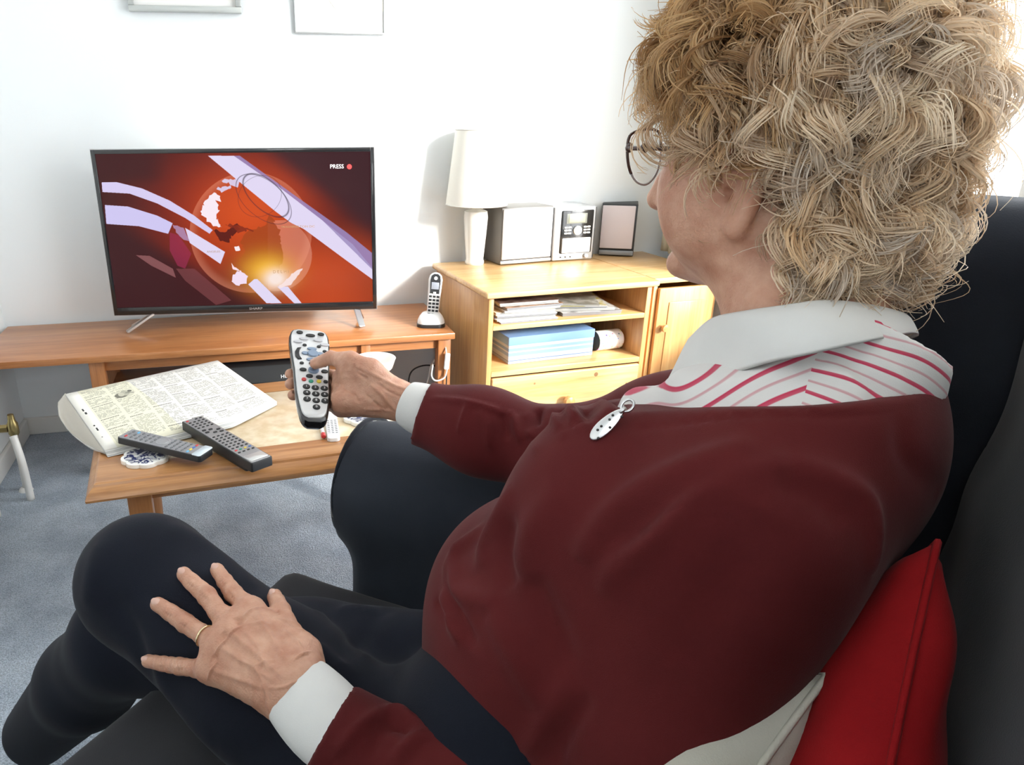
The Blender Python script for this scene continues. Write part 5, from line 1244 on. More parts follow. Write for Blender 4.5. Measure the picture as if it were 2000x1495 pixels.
# tendons, veins, knuckle creases
for a_, b_, w_, h_ in (((494, 1194), (560, 1290), .0032, .0016), ((455, 1238), (548, 1320), .0032, .0018), ((432, 1264), (535, 1330), .0030, .0014), ((415, 1310), (520, 1345), .003, .0010)):
    hand_str.append(([a_, ((a_[0]+b_[0])/2, (a_[1]+b_[1])/2), b_], w_, h_))
for v_ in ([(484, 1220), (512, 1218), (530, 1222)], [(480, 1235), (498, 1256), (512, 1280), (522, 1310)], [(500, 1300), (510, 1325), (520, 1350), (524, 1385)], [(470, 1290), (500, 1300), (540, 1290)], [(525, 1345), (555, 1342), (580, 1330)], [(555, 1232), (575, 1250), (590, 1268)]): hand_str.append((v_, .0018, .0011))
for k in ('index', 'middle', 'ring', 'little', 'thumb'):
    P_ = LF[k]
    for i_ in ((1, 2) if k != 'thumb' else (1,)):
        c_ = np.array(P_[i_][:2]); d_ = np.array(P_[i_+1][:2])-np.array(P_[i_-1][:2]); d_ = d_/np.linalg.norm(d_); n_ = np.array((-d_[1], d_[0]))
        for o_ in (-5, 0, 5): hand_str.append(([tuple(c_+d_*o_-n_*11), tuple(c_+d_*o_), tuple(c_+d_*o_+n_*11)], .0009, -.0005))
        hand_str.append(([tuple(c_-n_*5), tuple(c_+n_*5)], .006, .0010))
    c_ = np.array(P_[3][:2]); hand_str.append(([tuple(c_-(2, 2)), tuple(c_+(2, 2))], .009, .0022))
for a_, b_ in (((477, 1214), (468, 1205)), ((470, 1222), (460, 1206)), ((444, 1250), (436, 1236)), ((424, 1290), (414, 1284))): hand_str.append(([a_, b_], .005, -.0015))
V = strokes(V, F, hb, [(a, b, c*1.7) for a, b, c in hand_str]); V = V+vnormals(V, F)*wob(V, 60, .00025, 4)[:, None]
body_parts.append((V, F))
nails = []
def nail(tip, nxt, nrm, w_, l_, back=.001):
    """a small curved plate on the back of a fingertip"""
    d_ = tip-nxt; d_ /= np.linalg.norm(d_); n_ = nrm-d_*(nrm@d_); n_ /= np.linalg.norm(n_); x_ = np.cross(d_, n_); vs = []; fs = []
    for j in range(7):
        for i in range(9):
            u = i/8*2-1; v = j/6; ww = w_*(1-.35*abs(v*2-1)**3*(1 if v > .5 else .8)); a_ = u*1.0
            vs.append(tip+d_*(v-.55)*l_+x_*math.sin(a_)*ww+n_*(math.cos(a_)*w_*1.02-.0004*(v*2-1)**2+back))
    for j in range(6):
        for i in range(8): a = j*9+i; fs.append((a, a+1, a+10, a+9))
    return np.array(vs), np.array(fs)
# ---- remote held in the right hand
RA, RB = at(603, 644, 1.21), at(615, 824, 1.055)
ry = (RA-RB).normalized(); rx = (XV-ry*XV.dot(ry)).normalized(); rn = rx.cross(ry)
rx = (rx*math.cos(.20)-rn*math.sin(.20)); rn = rx.cross(ry)
RMt = Matrix((rx, ry, rn)).transposed(); RL = (RA-RB).length
hr = thing('remote_control', 'silver remote with black sides and round number keys held in the right hand', 'remote', (0, 0, 0))
mw = RMt.to_4x4(); mw.translation = (RA+RB)/2; hr.matrix_world = mw
def rwid(t): return float(np.interp(t, [0, .015, .04, .08, .16, .28, .42, .52, .70, .84, .92, .96, .985, 1], [.018, .028, .035, .039, .044, .049, .0515, .0525, .0585, .0615, .0600, .056, .050, .036]))/2
def outline(s_=1, e_=0, n=60):
    L_ = [(-rwid(i/n)*s_, (i/n-.5)*(RL-e_)) for i in range(n+1)]; R_ = [(rwid(i/n)*s_, (i/n-.5)*(RL-e_)) for i in range(n, -1, -1)]
    return R_[::-1]+L_[::-1]
def arc_ends(pts_): return pts_
bm = bmesh.new(); rings = []
for s_, e_, z_ in ((.60, .03, -.024), (.90, .012, -.021), (1.03, .0, -.013), (1.05, -.001, -.006), (1.02, .001, -.001), (.96, .005, .0)):
    rings.append([bm.verts.new((x, y, z_)) for x, y in outline(s_, e_)])
for a_, c_ in zip(rings, rings[1:]):
    for i in range(len(a_)): bm.faces.new((a_[i], a_[(i+1) % len(a_)], c_[(i+1) % len(a_)], c_[i]))
bm.faces.new(rings[0][::-1]); bm.faces.new(rings[-1]); o = from_bm('shell', bm, M['black_gloss'], hr, True); sharp(o, 50)
bm = bmesh.new(); rings = []
for s_, e_, z_ in ((.95, .010, -.001), (.95, .010, .0008), (.92, .013, .0022)): rings.append([bm.verts.new((x, y+.002, z_)) for x, y in outline(s_, e_)])
for a_, c_ in zip(rings, rings[1:]):
    for i in range(len(a_)): bm.faces.new((a_[i], a_[(i+1) % len(a_)], c_[(i+1) % len(a_)], c_[i]))
bm.faces.new(rings[-1]); o = from_bm('silver_face', bm, mat('satin_silver_face', (.62, .62, .62), .33, metal=.35), hr, True); sharp(o, 50)
def rq(px, py):
    v = ray(px, py); p = CAM+v*((RA-CAM).dot(rn)/v.dot(rn)); q = RMt.transposed() @ (p-(RA+RB)/2); return q.x, q.y
def ek(w_, l_, h_=.002, n=20, wedge=0):
    bm = bmesh.new(); bm_prism(bm, [(w_/2*math.cos(2*PI*i/n), l_/2*math.sin(2*PI*i/n)) for i in range(n)], 0, h_, .0007, 2); me = bpy.data.meshes.new('button'); bm.normal_update(); bm.to_mesh(me); bm.free()
    for p_ in me.polygons: p_.use_smooth = False
    return me
kS, kM, kN, kW, kB, kC = ek(.0065, .0055), ek(.0105, .0075), ek(.0110, .0098), ek(.0150, .0070), ek(.0165, .0150, .003), ek(.0072, .0066)
Z_ = .0021; P4 = lambda x, y: rq(540+x/5.339, 620+y/5.339)
M['silver_key'] = mat('silver_key', (.50, .50, .52), .3, metal=.5)
for me_, mt_, L_ in ((kM, M['rubber'], [(240, 172), (462, 193), (275, 560), (500, 580)]), (kW, M['rubber'], [(352, 205)]), (kW, M['silver_key'], [(285, 238), (225, 268), (432, 256), (500, 303)]),
                     (kS, M['rubber'], [(292, 305), (440, 322), (500, 372), (262, 492), (500, 520)]), (kB, M['blue_key'], [(378, 395), (385, 568)]), (kW, M['blue_key'], [(368, 345), (360, 455)]), (kM, M['blue_key'], [(296, 388), (450, 398)]), (kM, M['rubber'], [(372, 496), (342, 628), (445, 640)]),
                     (kC, M['red_p'], [(284, 662)]), (kC, M['green_p'], [(358, 682)]), (kC, M['yellow_p'], [(440, 685)]), (kC, M['rubber'], [(510, 688)]),
                     (kN, M['rubber'], [(310, 738), (402, 750), (497, 757), (314, 802), (408, 815), (500, 822), (317, 868), (412, 883), (504, 888), (415, 952)])):
    for i_, (x_, y_) in enumerate(L_):
        qx, qy = P4(x_, y_); lb = {M['red_p']: 'red button', M['green_p']: 'green button', M['yellow_p']: 'yellow button'}.get(mt_); put_key(me_, mt_, hr, qx, qy, Z_, lb)
nums = '1234567890'
for ch, (x_, y_) in zip(nums, [(310, 738), (402, 750), (497, 757), (314, 802), (408, 815), (500, 822), (317, 868), (412, 883), (504, 888), (415, 952)]):
    qx, qy = P4(x_, y_); text_obj('key_number', ch, .0062, M['white_print'], hr, (qx, qy, Z_+.0021), (0, 0, 0), .00008)
# left volume rocker
bm = bmesh.new(); pts = [P4(x_, y_) for x_, y_ in ((258, 330), (215, 335), (190, 375), (195, 420), (225, 452), (262, 450), (240, 420), (234, 390), (240, 355))]; bm_prism(bm, pts, 0, .0022, .0006, 1)
o = from_bm('rocker_button', bm, M['rubber'], hr, True); o.location = (0, 0, Z_); sharp(o)
# ---- right hand round the remote
RJ = {'thumb': [(616, 711, 1.128), (646, 699, 1.112), (684, 706, 1.096), (722, 725, 1.085)],
      'index': [(567, 731, 1.165), (582, 728, 1.185), (628, 730, 1.195), (674, 740, 1.130)],
      'middle': [(567, 750, 1.150), (582, 747, 1.172), (624, 750, 1.185), (670, 762, 1.122)],
      'ring': [(572, 772, 1.130), (586, 769, 1.152), (624, 771, 1.165), (668, 781, 1.112)],
      'little': [(592, 790, 1.118), (604, 789, 1.132), (630, 790, 1.140), (668, 796, 1.104)]}
RJ = {k: [jt(q) for q in v] for k, v in RJ.items()}
RR = {'thumb': (.0085, .0102, .0112, .0140), 'index': (.0082, .0088, .0098, .0105), 'middle': (.0084, .0090, .0100, .0108), 'ring': (.0080, .0086, .0096, .0105), 'little': (.0072, .0078, .0088, .0098)}
rwc = jt((782, 784, 1.092)); rwe = jt((860, 815, 1.064))
allp = np.array([p for v in RJ.values() for p in v]+[rwc, rwe]); FR = Field(allp.min(0)-.035, allp.max(0)+.035, .0014); fingers(FR, RJ, RR)
for k in ('index', 'middle', 'ring', 'little'): FR.cone(RJ[k][3], rwc+(RJ[k][3]-RJ['middle'][3])*.28, RR[k][3]+.002, .0135, .016)
FR.cone(RJ['thumb'][3], rwc+(RJ['thumb'][3]-RJ['middle'][3])*.10, .015, .0145, .02); FR.cone(jt((668, 780, 1.092)), jt((730, 784, 1.085)), .012, .016, .02); FR.cone(RJ['thumb'][2], RJ['index'][3], .009, .010, .02)
FR.cone(jt((690, 735, 1.10)), jt((745, 760, 1.085)), .016, .018, .02)
ra_ = (rwe-rwc)/np.linalg.norm(rwe-rwc); ru_ = np.array(UV); rx_ = np.cross(ra_, np.array(FV)); rx_ /= np.linalg.norm(rx_); rRm = np.stack([rx_, np.cross(ra_, rx_), ra_], 1)
FR.ellcone(rwc, rwe, (.0240, .019), (.0240, .020), rRm, .02)
# keep the skin out of the remote body
sl, P = FR.win(FR.lo, FR.lo+FR.n*FR.h); Rm_ = np.array(RMt); q = (P-np.array((RA+RB)/2))@Rm_
db = np.maximum(np.maximum(np.abs(q[..., 0])-.0262, np.abs(q[..., 1])-RL/2+.002), np.abs(q[..., 2]+.011)-.0125); FR.D = np.maximum(FR.D, -db.astype(np.float32))
V, F = FR.mesh(); V = relax(V, F, 1); hb2 = bvh_of(V, F); hs = []
for v_ in ([(700, 716), (735, 735), (770, 752), (800, 762)], [(722, 750), (740, 765), (762, 790), (785, 812)], [(712, 800), (740, 800), (765, 805)]): hs.append((v_, .0028, .0014))
for v_ in ([(690, 712), (700, 730), (718, 742)], [(672, 760), (690, 770), (700, 785)], [(715, 772), (735, 790), (750, 805)], [(735, 748), (760, 765), (790, 778)]): hs.append((v_, .0022, -.0013))
for o_ in (-4, 0, 4): hs.append(([(645+o_, 688), (646+o_, 700), (648+o_, 710)], .0009, -.0005))
for o_ in (0, 6, 12, 18): hs.append(([(684+o_, 712+o_*.6), (694+o_, 722+o_*.4)], .0012, -.0006))
V = strokes(V, F, hb2, [(a, b, c*1.5) for a, b, c in hs]); V = V+vnormals(V, F)*wob(V, 60, .00025, 6)[:, None]
body_parts.append((V, F))
for k in ('index', 'middle', 'ring', 'little'): nails.append(nail(LJ[k][0], LJ[k][1], hn, .0062 if k != 'little' else .0054, .0105, .0026))
nails.append(nail(LJ['thumb'][0], LJ['thumb'][1], hn, .0068, .012, .0028)); nails.append(nail(RJ['thumb'][0], RJ['thumb'][1], -np.array(FV)*.3+np.array(UV)*.9, .0066, .012, .0024))
# ring
r0 = LJ['ring'][2]*.42+LJ['ring'][3]*.58; d_ = LJ['ring'][3]-LJ['ring'][2]; d_ /= np.linalg.norm(d_); e1 = np.cross(d_, hn); e1 /= np.linalg.norm(e1); e2 = np.cross(d_, e1)
bm = bmesh.new(); rb = .0114; bm_tube(bm, [tuple(r0+(e1*math.cos(a)+e2*math.sin(a))*rb) for a in np.linspace(0, 2*PI, 41)], .0013, 8, False); own(from_bm('ring', bm, mat('pale_gold', (.80, .66, .42), .22, metal=1), None, True))
# ---- shirt: body under the jumper, collar and cuffs
def stripes_mat(name):
    m = mat(name, (.66, .65, .63), .85, sheen=.1, spec=.2, bump=(900, .12)); nt = m.node_tree; b = nt.nodes['Principled BSDF']; N = nt.nodes.new; Lk = nt.links.new
    tc = N('ShaderNodeTexCoord'); outs = []
    a0, a1 = at(1605, 708, .56), at(1350, 800, .64); b1 = at(1745, 782, .575); yk = (at(1575, 700, .56)-at(1640, 790, .53)); up_ = Vector(TU); off = Vector(person.location)
    for (p_, q_, seed) in ((a0, a1, 0), (a0, b1, 3)):
        n_ = (q_-p_).cross(Vector(FV)).normalized(); vm = N('ShaderNodeVectorMath'); vm.operation = 'DOT_PRODUCT'; vm.inputs[1].default_value = n_
        nz = N('ShaderNodeTexNoise'); nz.inputs['Scale'].default_value = 7+seed; nz.inputs['Detail'].default_value = 1; Lk(tc.outputs['Object'], nz.inputs['Vector']); Lk(tc.outputs['Object'], vm.inputs[0])
        ad = N('ShaderNodeMath'); ad.operation = 'MULTIPLY_ADD'; Lk(nz.outputs['Fac'], ad.inputs[0]); ad.inputs[1].default_value = .030; Lk(vm.outputs['Value'], ad.inputs[2])
        ml = N('ShaderNodeMath'); ml.operation = 'MULTIPLY'; Lk(ad.outputs[0], ml.inputs[0]); ml.inputs[1].default_value = 1/.0195
        fr = N('ShaderNodeMath'); fr.operation = 'FRACT'; Lk(ml.outputs[0], fr.inputs[0])
        r = N('ShaderNodeValToRGB'); r.color_ramp.interpolation = 'LINEAR'; e = r.color_ramp.elements; e[0].position = 0; e[0].color = (0, 0, 0, 1); e[1].position = .10; e[1].color = (0, 0, 0, 1)
        for p2, c2 in ((.13, 1), (.26, .9), (.29, 0), (.62, 0), (.66, .55), (.72, .45), (.76, 0)): k = r.color_ramp.elements.new(p2); k.color = (c2, c2, c2, 1)
        Lk(fr.outputs[0], r.inputs[0]); outs.append(r.outputs[0])
    # yoke seam divides the two directions
    vn = (a0-at(1600, 790, .53)).cross(Vector(FV)).normalized(); dt = N('ShaderNodeVectorMath'); dt.operation = 'DOT_PRODUCT'; dt.inputs[1].default_value = vn; Lk(tc.outputs['Object'], dt.inputs[0])
    th_ = N('ShaderNodeMath'); th_.operation = 'GREATER_THAN'; Lk(dt.outputs['Value'], th_.inputs[0]); th_.inputs[1].default_value = (a0).dot(vn)
    if (at(1400, 760, .6)-a0).dot(vn) > 0: outs = outs[::-1]
    mx = N('ShaderNodeMix'); mx.data_type = 'RGBA'; Lk(th_.outputs[0], mx.inputs[0]); Lk(outs[0], mx.inputs[6]); Lk(outs[1], mx.inputs[7])
    m2 = N('ShaderNodeMix'); m2.data_type = 'RGBA'; Lk(mx.outputs[2], m2.inputs[0]); m2.inputs[6].default_value = (.66, .65, .63, 1); m2.inputs[7].default_value = (.50, .035, .09, 1); Lk(m2.outputs[2], b.inputs['Base Color'])
    return m
FS = Field(tp(UPP)-.24, tp(UPP)+.24, .005); torso(FS, -.006, True)
FS.cone(tp(UPP, 0, -.010, .04), tp(NEC, .0, -.012, -.005), .070, .064, .03)
FS.ell(np.array(at(1722, 735, .60)), (.030, .030, .040), RT, .03); FS.ell(np.array(at(1275, 806, .71)), (.035, .03, .02), RT, .03); FS.ell(np.array(at(1400, 790, .655)), (.05, .04, .02), RT, .04)
FS.ellcone(tp(NEC, 0, -.02, -.03), tp(NEC, 0, -.015, .01), (.070, .072), (.062, .066), RT, .03)
cut_local(FS, nfront-nn*.014, -nn, tp(UPP), .6)
cut_local(FS, tp(NEC, 0, -.01, .022), RT[:, 2]*.95+RT[:, 1]*.1, tp(NEC), .15)
V, F = FS.mesh(); V = relax(V, F, 2); V = strokes(V, F, bvh_of(V, F), [([(1560, 712), (1500, 730), (1400, 765)], .010, .004), ([(1600, 712), (1660, 740), (1700, 780)], .010, .004), ([(1690, 690), (1740, 730), (1760, 780)], .008, .004), ([(1650, 700), (1690, 750), (1720, 785)], .006, -.003)])
shirt = np_mesh('shirt', V, F, stripes_mat('red_striped_cotton')); own(shirt)
# stripes are laid out in room coordinates: keep the mesh's own origin there
def loft(name, rows, mt, th=.0016, closed=True, sub=3, parent_own=True):
    R_ = [catmull([tuple(p) for p in r]+([tuple(r[0])] if closed else []), 5) for r in rows]; R_ = [r[:-1] if closed else r for r in R_]; bm = bmesh.new(); n = len(R_[0])
    g = [[bm.verts.new(p) for p in r] for r in R_]
    for a_, c_ in zip(g, g[1:]):
        for i in range(n if closed else n-1): bm.faces.new((a_[i], a_[(i+1) % n], c_[(i+1) % n], c_[i]))
    o = from_bm(name, bm, mt, None, True); so = o.modifiers.new('t', 'SOLIDIFY'); so.thickness = th; so.offset = 0; ss = o.modifiers.new('s', 'SUBSURF'); ss.levels = ss.render_levels = 1
    return own(o) if parent_own else o
top = [(1345, 655, .715), (1385, 616, .668), (1450, 600, .618), (1530, 588, .588), (1610, 577, .576), (1690, 585, .582), (1762, 604, .612), (1765, 612, .66), (1700, 610, .71), (1600, 620, .745), (1480, 640, .76), (1390, 652, .745)]
mid_ = [(1318, 715, .700), (1392, 672, .645), (1475, 655, .592), (1545, 640, .566), (1620, 628, .556), (1700, 625, .566), (1774, 630, .605), (1780, 640, .665), (1710, 650, .72), (1600, 665, .765), (1470, 672, .785), (1370, 672, .765)]
bot = [(1284, 782, .690), (1398, 744, .628), (1498, 713, .580), (1562, 700, .560), (1642, 682, .550), (1722, 664, .560), (1782, 652, .600), (1790, 660, .67), (1720, 680, .73), (1600, 700, .78), (1470, 700, .80), (1350, 690, .775)]
inn = [(1352, 660, .712), (1392, 628, .672), (1455, 615, .628), (1530, 605, .600), (1610, 596, .590), (1690, 604, .596), (1752, 622, .618), (1755, 630, .655), (1690, 640, .70), (1600, 650, .73), (1480, 660, .745), (1395, 660, .735)]
collar = loft('shirt_collar', [[at(*p) for p in r] for r in (inn, top, mid_, bot)], M['shirt_w'])
def cuff(name, c0, c1, R_, r0, r1):
    ax = (c1-c0); L_ = np.linalg.norm(ax); ax = ax/L_; rows = []
    for t, k in ((.02, .90), (.0, .97), (.0, 1.0), (.25, 1.01), (.6, 1.02), (1.1, .97), (1.6, .78)):
        rx_ = (r0[0]+(r1[0]-r0[0])*t)*k; ry_ = (r0[1]+(r1[1]-r0[1])*t)*k; rows.append([c0+ax*L_*t+R_[:, 0]*rx_*math.cos(a)+R_[:, 1]*ry_*math.sin(a) for a in np.linspace(0, 2*PI, 17)[:-1]])
    return loft(name, rows, M['shirt_w'], .0014)
lc0 = lwc+la_*.012; 
lc0 = np.array(at(580, 1348, .742)); lc1 = np.array(at(645, 1418, .712)); la2 = (lc1-lc0)/np.linalg.norm(lc1-lc0); lx2 = np.cross(la2, hn); lx2 /= np.linalg.norm(lx2)
cuff('shirt_cuff', lc0, lc1, np.stack([lx2, np.cross(la2, lx2), la2], 1), (.0365, .027), (.040, .031))
rc0 = np.array(at(796, 788, 1.083)); rc1 = np.array(at(834, 804, 1.070)); ra2 = (rc1-rc0)/np.linalg.norm(rc1-rc0); rx2 = np.cross(ra2, np.array(FV)); rx2 /= np.linalg.norm(rx2)
cuff('shirt_cuff', rc0, rc1, np.stack([rx2, np.cross(ra2, rx2), ra2], 1), (.0325, .0310), (.0385, .0370))
# ---- pendant hanging from a loop at the neckline
pd0, pd1 = at(1222, 796, .70), at(1163, 850, .70)
_h = hit(bv, 1175, 838); _d1 = ((_h-CAM).dot(FV)-.006) if _h is not None else .70; pd0, pd1 = at(1222, 796, _d1-.004), at(1163, 850, _d1)
pz_ = (pd0-pd1).normalized(); pend = own(from_bm('pendant', (lambda bm: (bm_prism(bm, [(.0060*math.sin(a)*(1-.18*math.cos(a)), .0175*math.cos(a)) for a in np.linspace(0, 2*PI, 25)[:-1]], -.0015, .0015, .001, 2), bm)[1])(bmesh.new()), M['chrome'], None, True))
yx = (Vector(-FV)-pz_*Vector(-FV).dot(pz_)).normalized(); yx = (yx+Vector((0, 0, .4))).normalized(); yx = (yx-pz_*yx.dot(pz_)).normalized(); Mt = Matrix((pz_.cross(yx), pz_, yx)).transposed().to_4x4(); Mt.translation = (pd1+(pd0-pd1)*.38)
for v in pend.data.vertices: v.co = Mt @ v.co
for k_ in range(7):
    a_ = k_*.9; p_ = Mt @ Vector((.0035*math.cos(a_*2.3), (k_-3)*.0042, .0016)); bm = bmesh.new(); bmesh.ops.create_icosphere(bm, subdivisions=1, radius=.0013, matrix=Matrix.Translation(p_)); q_ = from_bm('engraved_dot', bm, mat('tarnish', (.08, .08, .08), .4, metal=.8), pend, True)
bm = bmesh.new(); bm_tube(bm, [pd0+pz_*.002+(Mt.to_3x3() @ Vector((math.cos(a)*.0042, math.sin(a)*.0055, 0))) for a in np.linspace(0, 2*PI, 21)], .0012, 8, False); bm_tube(bm, [pd1+(pd0-pd1)*.80, pd0], .0022, 8); from_bm('pendant_loop', bm, M['chrome'], pend, True)
# ---- glasses
def lens_pts(s_, n=40, g=0):
    base = [(.013, .006), (.016, .020), (.030, .024), (.050, .023), (.0655, .018), (.0685, .004), (.064, -.012), (.052, -.024), (.036, -.027), (.022, -.020), (.015, -.008)]
    c_ = catmull([(x, y, 0) for x, y in base]+[(base[0][0], base[0][1], 0)], 4)
    return [hp(s_*(p.x), .112-.10*max(0, p.x-.02)**1.0*.35, p.y-.004) for p in c_]
M['frame_brown'] = mat('dark_brown_frame', (.06, .025, .018), .25, coat=.4); M['frame_clear'] = mat('clear_grey_rim', (.35, .33, .32), .2, coat=.4)
glasses = own(bpy.data.objects.new('glasses', None)); col.objects.link(glasses)
def gl(nm, bm, mt, sm=True): o = from_bm(nm, bm, mt, glasses, sm); return o
for s_ in (1, -1):
    P_ = lens_pts(s_); n_ = len(P_); up_ = [i for i in range(n_)]
    bm = bmesh.new(); bm_tube(bm, [tuple(p) for p in P_[0:26]], .0016, 6); gl('upper_rim', bm, M['frame_brown'])
    bm = bmesh.new(); bm_tube(bm, [tuple(p) for p in P_[25:]], .0011, 6); gl('lower_rim', bm, M['frame_clear'])
    bm = bmesh.new(); vs = [bm.verts.new(tuple(p)) for p in P_[:-1]]; bm.faces.new(vs); gl('lens', bm, M['glass'], False)
    h0 = hp(s_*.0685, .108, .004); pts = [h0, hp(s_*.073, .100, .003), hp(s_*.075, .060, .0), hp(s_*.076, .02, -.006), hp(s_*.078, -.010, -.014), hp(s_*.078, -.028, -.030)]
    bm = bmesh.new(); bm_tube(bm, catmull([tuple(p) for p in pts], 5), .0021, 8); gl('temple', bm, M['frame_brown'])
    for c_ in (h0, hp(s_*.074, .088, .002)):
        bm = bmesh.new(); bmesh.ops.create_icosphere(bm, subdivisions=2, radius=.0040, matrix=Matrix.Translation(Vector(c_)) @ Matrix.Diagonal((1, 1, 1.2, 1))); gl('hinge', bm, M['frame_brown'])
bm = bmesh.new(); bm_tube(bm, catmull([tuple(hp(.013, .112, .004)), tuple(hp(0, .118, .008)), tuple(hp(-.013, .112, .004))], 5), .0018, 8); gl('bridge', bm, M['frame_brown'])

# ============================================================ hair: thousands of curled strands gathered into locks
def hair_build():
    r = np.random.default_rng(21); A = np.array
    sc = (.080, .104, .094); c0 = (0, -.012, .035)
    L, Fx, U = RHd[:, 0], RHd[:, 1], RHd[:, 2]
    roots = []; nrm = []
    tries = 0
    while len(roots) < 900 and tries < 60000:
        tries += 1
        d = r.normal(size=3); d /= np.linalg.norm(d)
        p = A((c0[0]+d[0]*sc[0], c0[1]+d[1]*sc[1], c0[2]+d[2]*sc[2])); l, f, u = p
        hairline = .062+.10*max(0, .0) 
        if f > .040 and u < .085-(.085)*0: 
            if not (u > .060 or (abs(l) > .062 and u > .012 and f < .058)): continue
        if u < -.045: continue
        if f > -.030 and u < -.008 and not (f < .050 and f > .020 and u > -.050): continue       # ear left free, sideburn kept
        roots.append(p); nrm.append(d/A(sc)/np.linalg.norm(d/A(sc)))
    # nape
    k = 0
    while k < 300:
        a = r.uniform(-2.2, 2.2); u = r.uniform(-.102, -.030); l = .062*math.sin(a); f = -.040-.052*math.cos(a)*(1 if u > -.08 else .75)
        if f > -.052: continue
        roots.append(A((l, f, u))); q = A((math.sin(a), -math.cos(a)*.9, -.1)); nrm.append(q/np.linalg.norm(q)); k += 1
    V = []; Fc = []; Cc = []; off = 0
    seg = 17; T = np.linspace(0, 1, seg+1)
    for gi, (p, n) in enumerate(zip(roots, nrm)):
        l, f, u = p
        back = np.clip((.02-f)/.12, 0, 1); topf = np.clip((u-.03)/.09, 0, 1); low = np.clip((-.0-u)/.10, 0, 1)
        g = A((0.15*np.sign(l), -.55*(1-.6*back)+.1, -.9)) if f < .03 else A((.35*np.sign(l)+r.normal()*.3, .35, -.35))
        g = g+r.normal(size=3)*A((.55, .55, .35)); g = g-n*(g@n); g /= np.linalg.norm(g)+1e-9
        b = np.cross(n, g)
        length = r.uniform(.060, .098)*(1-.05*low)*(.85 if f > .03 else 1); H = r.uniform(.024, .046)*(1-.10*low)*(1+.30*back*np.clip((.06-u)/.08, 0, 1))*(1.0 if f < .04 else .8)
        if f > .0 and u < .03: length *= .70; H *= .40
        if f > .05: g = g+A((0, -.6, .25)); g = g-n*(g@n); g /= np.linalg.norm(g)
        cr = r.uniform(.008, .016); turns = r.uniform(.7, 1.45)*(1 if r.random() < .5 else -1); ph = r.uniform(0, 6.3)
        if topf > .5 and back > .3: H *= .75
        if u < -.05: length *= .72
        S = length*(T**1.15)
        ctr = p+n*(H*(1-np.exp(-3.2*T)))[:, None]*1.05+g*S[:, None]*.75-n*(.018*T**3)[:, None]
        ang = ph+turns*2*PI*T; ctr = ctr+(b*np.cos(ang)[:, None]+n*np.sin(ang)[:, None])*(cr*T**.6)[:, None]
        ns = 30 if n[0] > -.35 else 14          # the far side is thinner, it is never seen closely
        tone = r.random()**1.2; gold = np.clip(.75*topf+.35*(f > -.02)+.1-.5*back, 0, 1)*.8+r.uniform(-.35, .30)  # paler at the back: hair's own tone plus window light put into the colour
        base = A((.37, .205, .085))*(1-tone)+A((.72, .49, .25))*tone; white = A((.93, .80, .63)) if r.random() < .7 else A((.70, .62, .53)); mixw = np.clip(.62-gold, 0.02, 1); colr = base*(1-mixw)+white*mixw
        rad = r.uniform(.0050, .0085)
        for k in range(ns):
            e = r.normal(size=2)*.5; o = (b*e[0]+g*e[1]*.6)*rad*1.7; o2 = (b*e[0]+n*e[1])*rad
            w = (1-T)**.5; sp = o[None]*(.9*(1-T))[:, None]+o2[None]*(T*(1.0-.55*T)+.15)[:, None]
            jit = r.normal(size=3)*.0020; fr = r.uniform(.8, 1.12)
            P = ctr*1.0; P = p+(P-p)*fr+sp+jit*(T**2)[:, None]
            if r.random() < .06: P = P+(r.normal(size=3)*.010+n*.014)[None]*(T**2)[:, None]       # flyaways
            if (((P-A((.086, -.012, -.056)))/A((.034, .027, .032)))**2).sum(1).min() < 1: continue
            P = HC+P@np.stack([L, Fx, U])
            t = np.gradient(P, axis=0); view = P-A(CAM); sd = np.cross(t, r.normal(size=3)*.5+view/np.linalg.norm(view, axis=1)[:, None]); sd /= np.linalg.norm(sd, axis=1)[:, None]+1e-9
            wd = r.uniform(.00045, .00075)*(1-.7*T**2); a_ = P+sd*wd[:, None]; c_ = P-sd*wd[:, None]
            V.append(np.stack([a_, c_], 1).reshape(-1, 3)); i = np.arange(seg)*2+off; Fc.append(np.stack([i, i+1, i+3, i+2], 1)); off += 2*(seg+1)
            cc = np.clip(colr*r.uniform(.82, 1.18)+r.uniform(-.02, .02), 0, 1); Cc.append(np.tile(np.append(cc, 1), (2*(seg+1), 1)))
    return np.concatenate(V), np.concatenate(Fc), np.concatenate(Cc)
V, F, Cc = hair_build()
hm_ = bpy.data.materials.new('grey_blonde_hair'); hm_.use_nodes = True; nt = hm_.node_tree; b = nt.nodes['Principled BSDF']; out = [n for n in nt.nodes if n.type == 'OUTPUT_MATERIAL'][0]
at_n = nt.nodes.new('ShaderNodeAttribute'); at_n.attribute_name = 'strand_colour'; nt.links.new(at_n.outputs['Color'], b.inputs['Base Color']); b.inputs['Roughness'].default_value = .45; b.inputs['Specular IOR Level'].default_value = .35
tl = nt.nodes.new('ShaderNodeBsdfTranslucent'); nt.links.new(at_n.outputs['Color'], tl.inputs[0]); ms = nt.nodes.new('ShaderNodeMixShader'); ms.inputs[0].default_value = .45
nt.links.new(b.outputs[0], ms.inputs[1]); nt.links.new(tl.outputs[0], ms.inputs[2]); nt.links.new(ms.outputs[0], out.inputs[0])
hair = own(np_mesh('hair', V, F, hm_)); ca = hair.data.color_attributes.new('strand_colour', 'FLOAT_COLOR', 'POINT'); ca.data.foreach_set('color', Cc.astype(np.float32).ravel()); hair['kind'] = 'stuff'
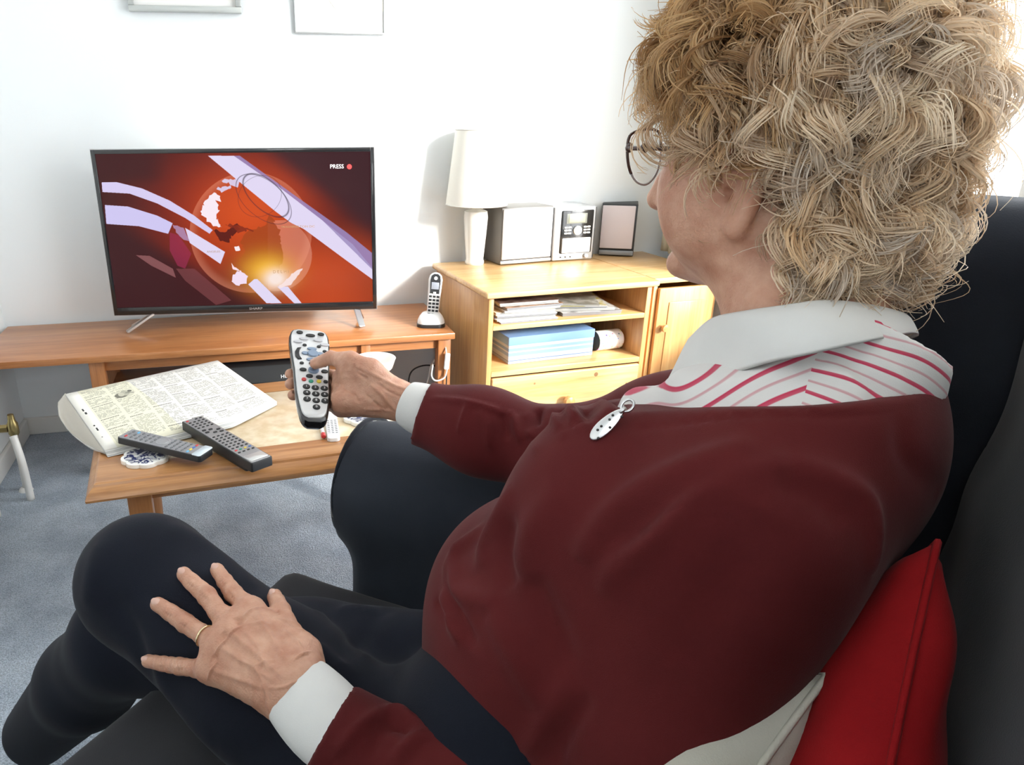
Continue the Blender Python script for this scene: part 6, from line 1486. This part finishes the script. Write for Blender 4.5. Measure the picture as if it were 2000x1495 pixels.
# a close layer of dense hair under the curls
FU = Field(HC-.17, HC+.19, .004)
FU.ell(hp(0, -.020, .040), (.092, .108, .106), RHd, .01); FU.ell(hp(0, -.055, -.035), (.070, .058, .065), RHd, .03)
rr_ = np.random.default_rng(2)
FU.D = FU.D
cut_local(FU, hp(0, .058, 0), RHd[:, 1]*.8-RHd[:, 2]*.45, HC, .3)
for s_ in (1, -1): FU.ell(hp(s_*.085, .02, -.055), (.045, .055, .055), RHd, .01, '-')
FU.ell(hp(0, .09, -.03), (.12, .06, .075), RHd, .01, '-')
V, F = FU.mesh(); V = V+vnormals(V, F)*wob(V, 28, .004, 8)[:, None]; V = V+vnormals(V, F)*wob(V, 60, .002, 9)[:, None]
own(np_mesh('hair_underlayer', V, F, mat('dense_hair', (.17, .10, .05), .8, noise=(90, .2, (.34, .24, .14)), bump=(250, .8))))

# the body under the clothes joins head and hands into one figure
FC_ = Field(pts_.min(0)-.16, pts_.max(0)+.14, .010)
torso(FC_, -.022); sleeve(FC_, LSH, LEL, LWR, (.050, .046, .040, .034, .027), .03); sleeve(FC_, RSH, REL, mid(REL, RWR, .8), (.048, .044, .038, .030, .022), .03)
for a_, b_, c_ in ((LHI, LKN, LAN), (RHI, RKN, RAN)): FC_.chain([w3(*a_), w3(*b_)], (.065, .045), .03); 
CV, CF = FC_.mesh(); CV = relax(CV, CF, 1)
def weld(parts, links):
    off = 0; Vs = []; Fs = []; offs = []
    for V, F in parts: Vs.append(V); Fs.append(F+off); offs.append(off); off += len(V)
    V = np.concatenate(Vs); extra = []
    for (i, j, p) in links:
        a = np.argsort(((parts[i][0]-p)**2).sum(1))[:1][0]
        fa = parts[i][1][(parts[i][1] == a).any(1)][0]; c = parts[i][0][fa].mean(0); b = np.argmin(((parts[j][0]-c)**2).sum(1)); fb = parts[j][1][(parts[j][1] == b).any(1)][0]
        fa = fa+offs[i]; fb = fb+offs[j]
        for k in range(4): extra.append((fa[k], fa[(k+1) % 4], fb[(k+1) % 4], fb[k]))
    return V, np.concatenate(Fs+[np.array(extra)])
body_parts.append((CV, CF))
V, F = weld(body_parts, [(0, 3, tp(NEC, 0, 0, -.04)), (1, 3, lwe), (2, 3, rwe)])
body = own(np_mesh('body', V, F, M['skin']))
nm_ = mat('nail', (.62, .38, .30), .25, coat=.3, sss=.1)
for V, F in nails: own(np_mesh('fingernail', V, F, nm_))
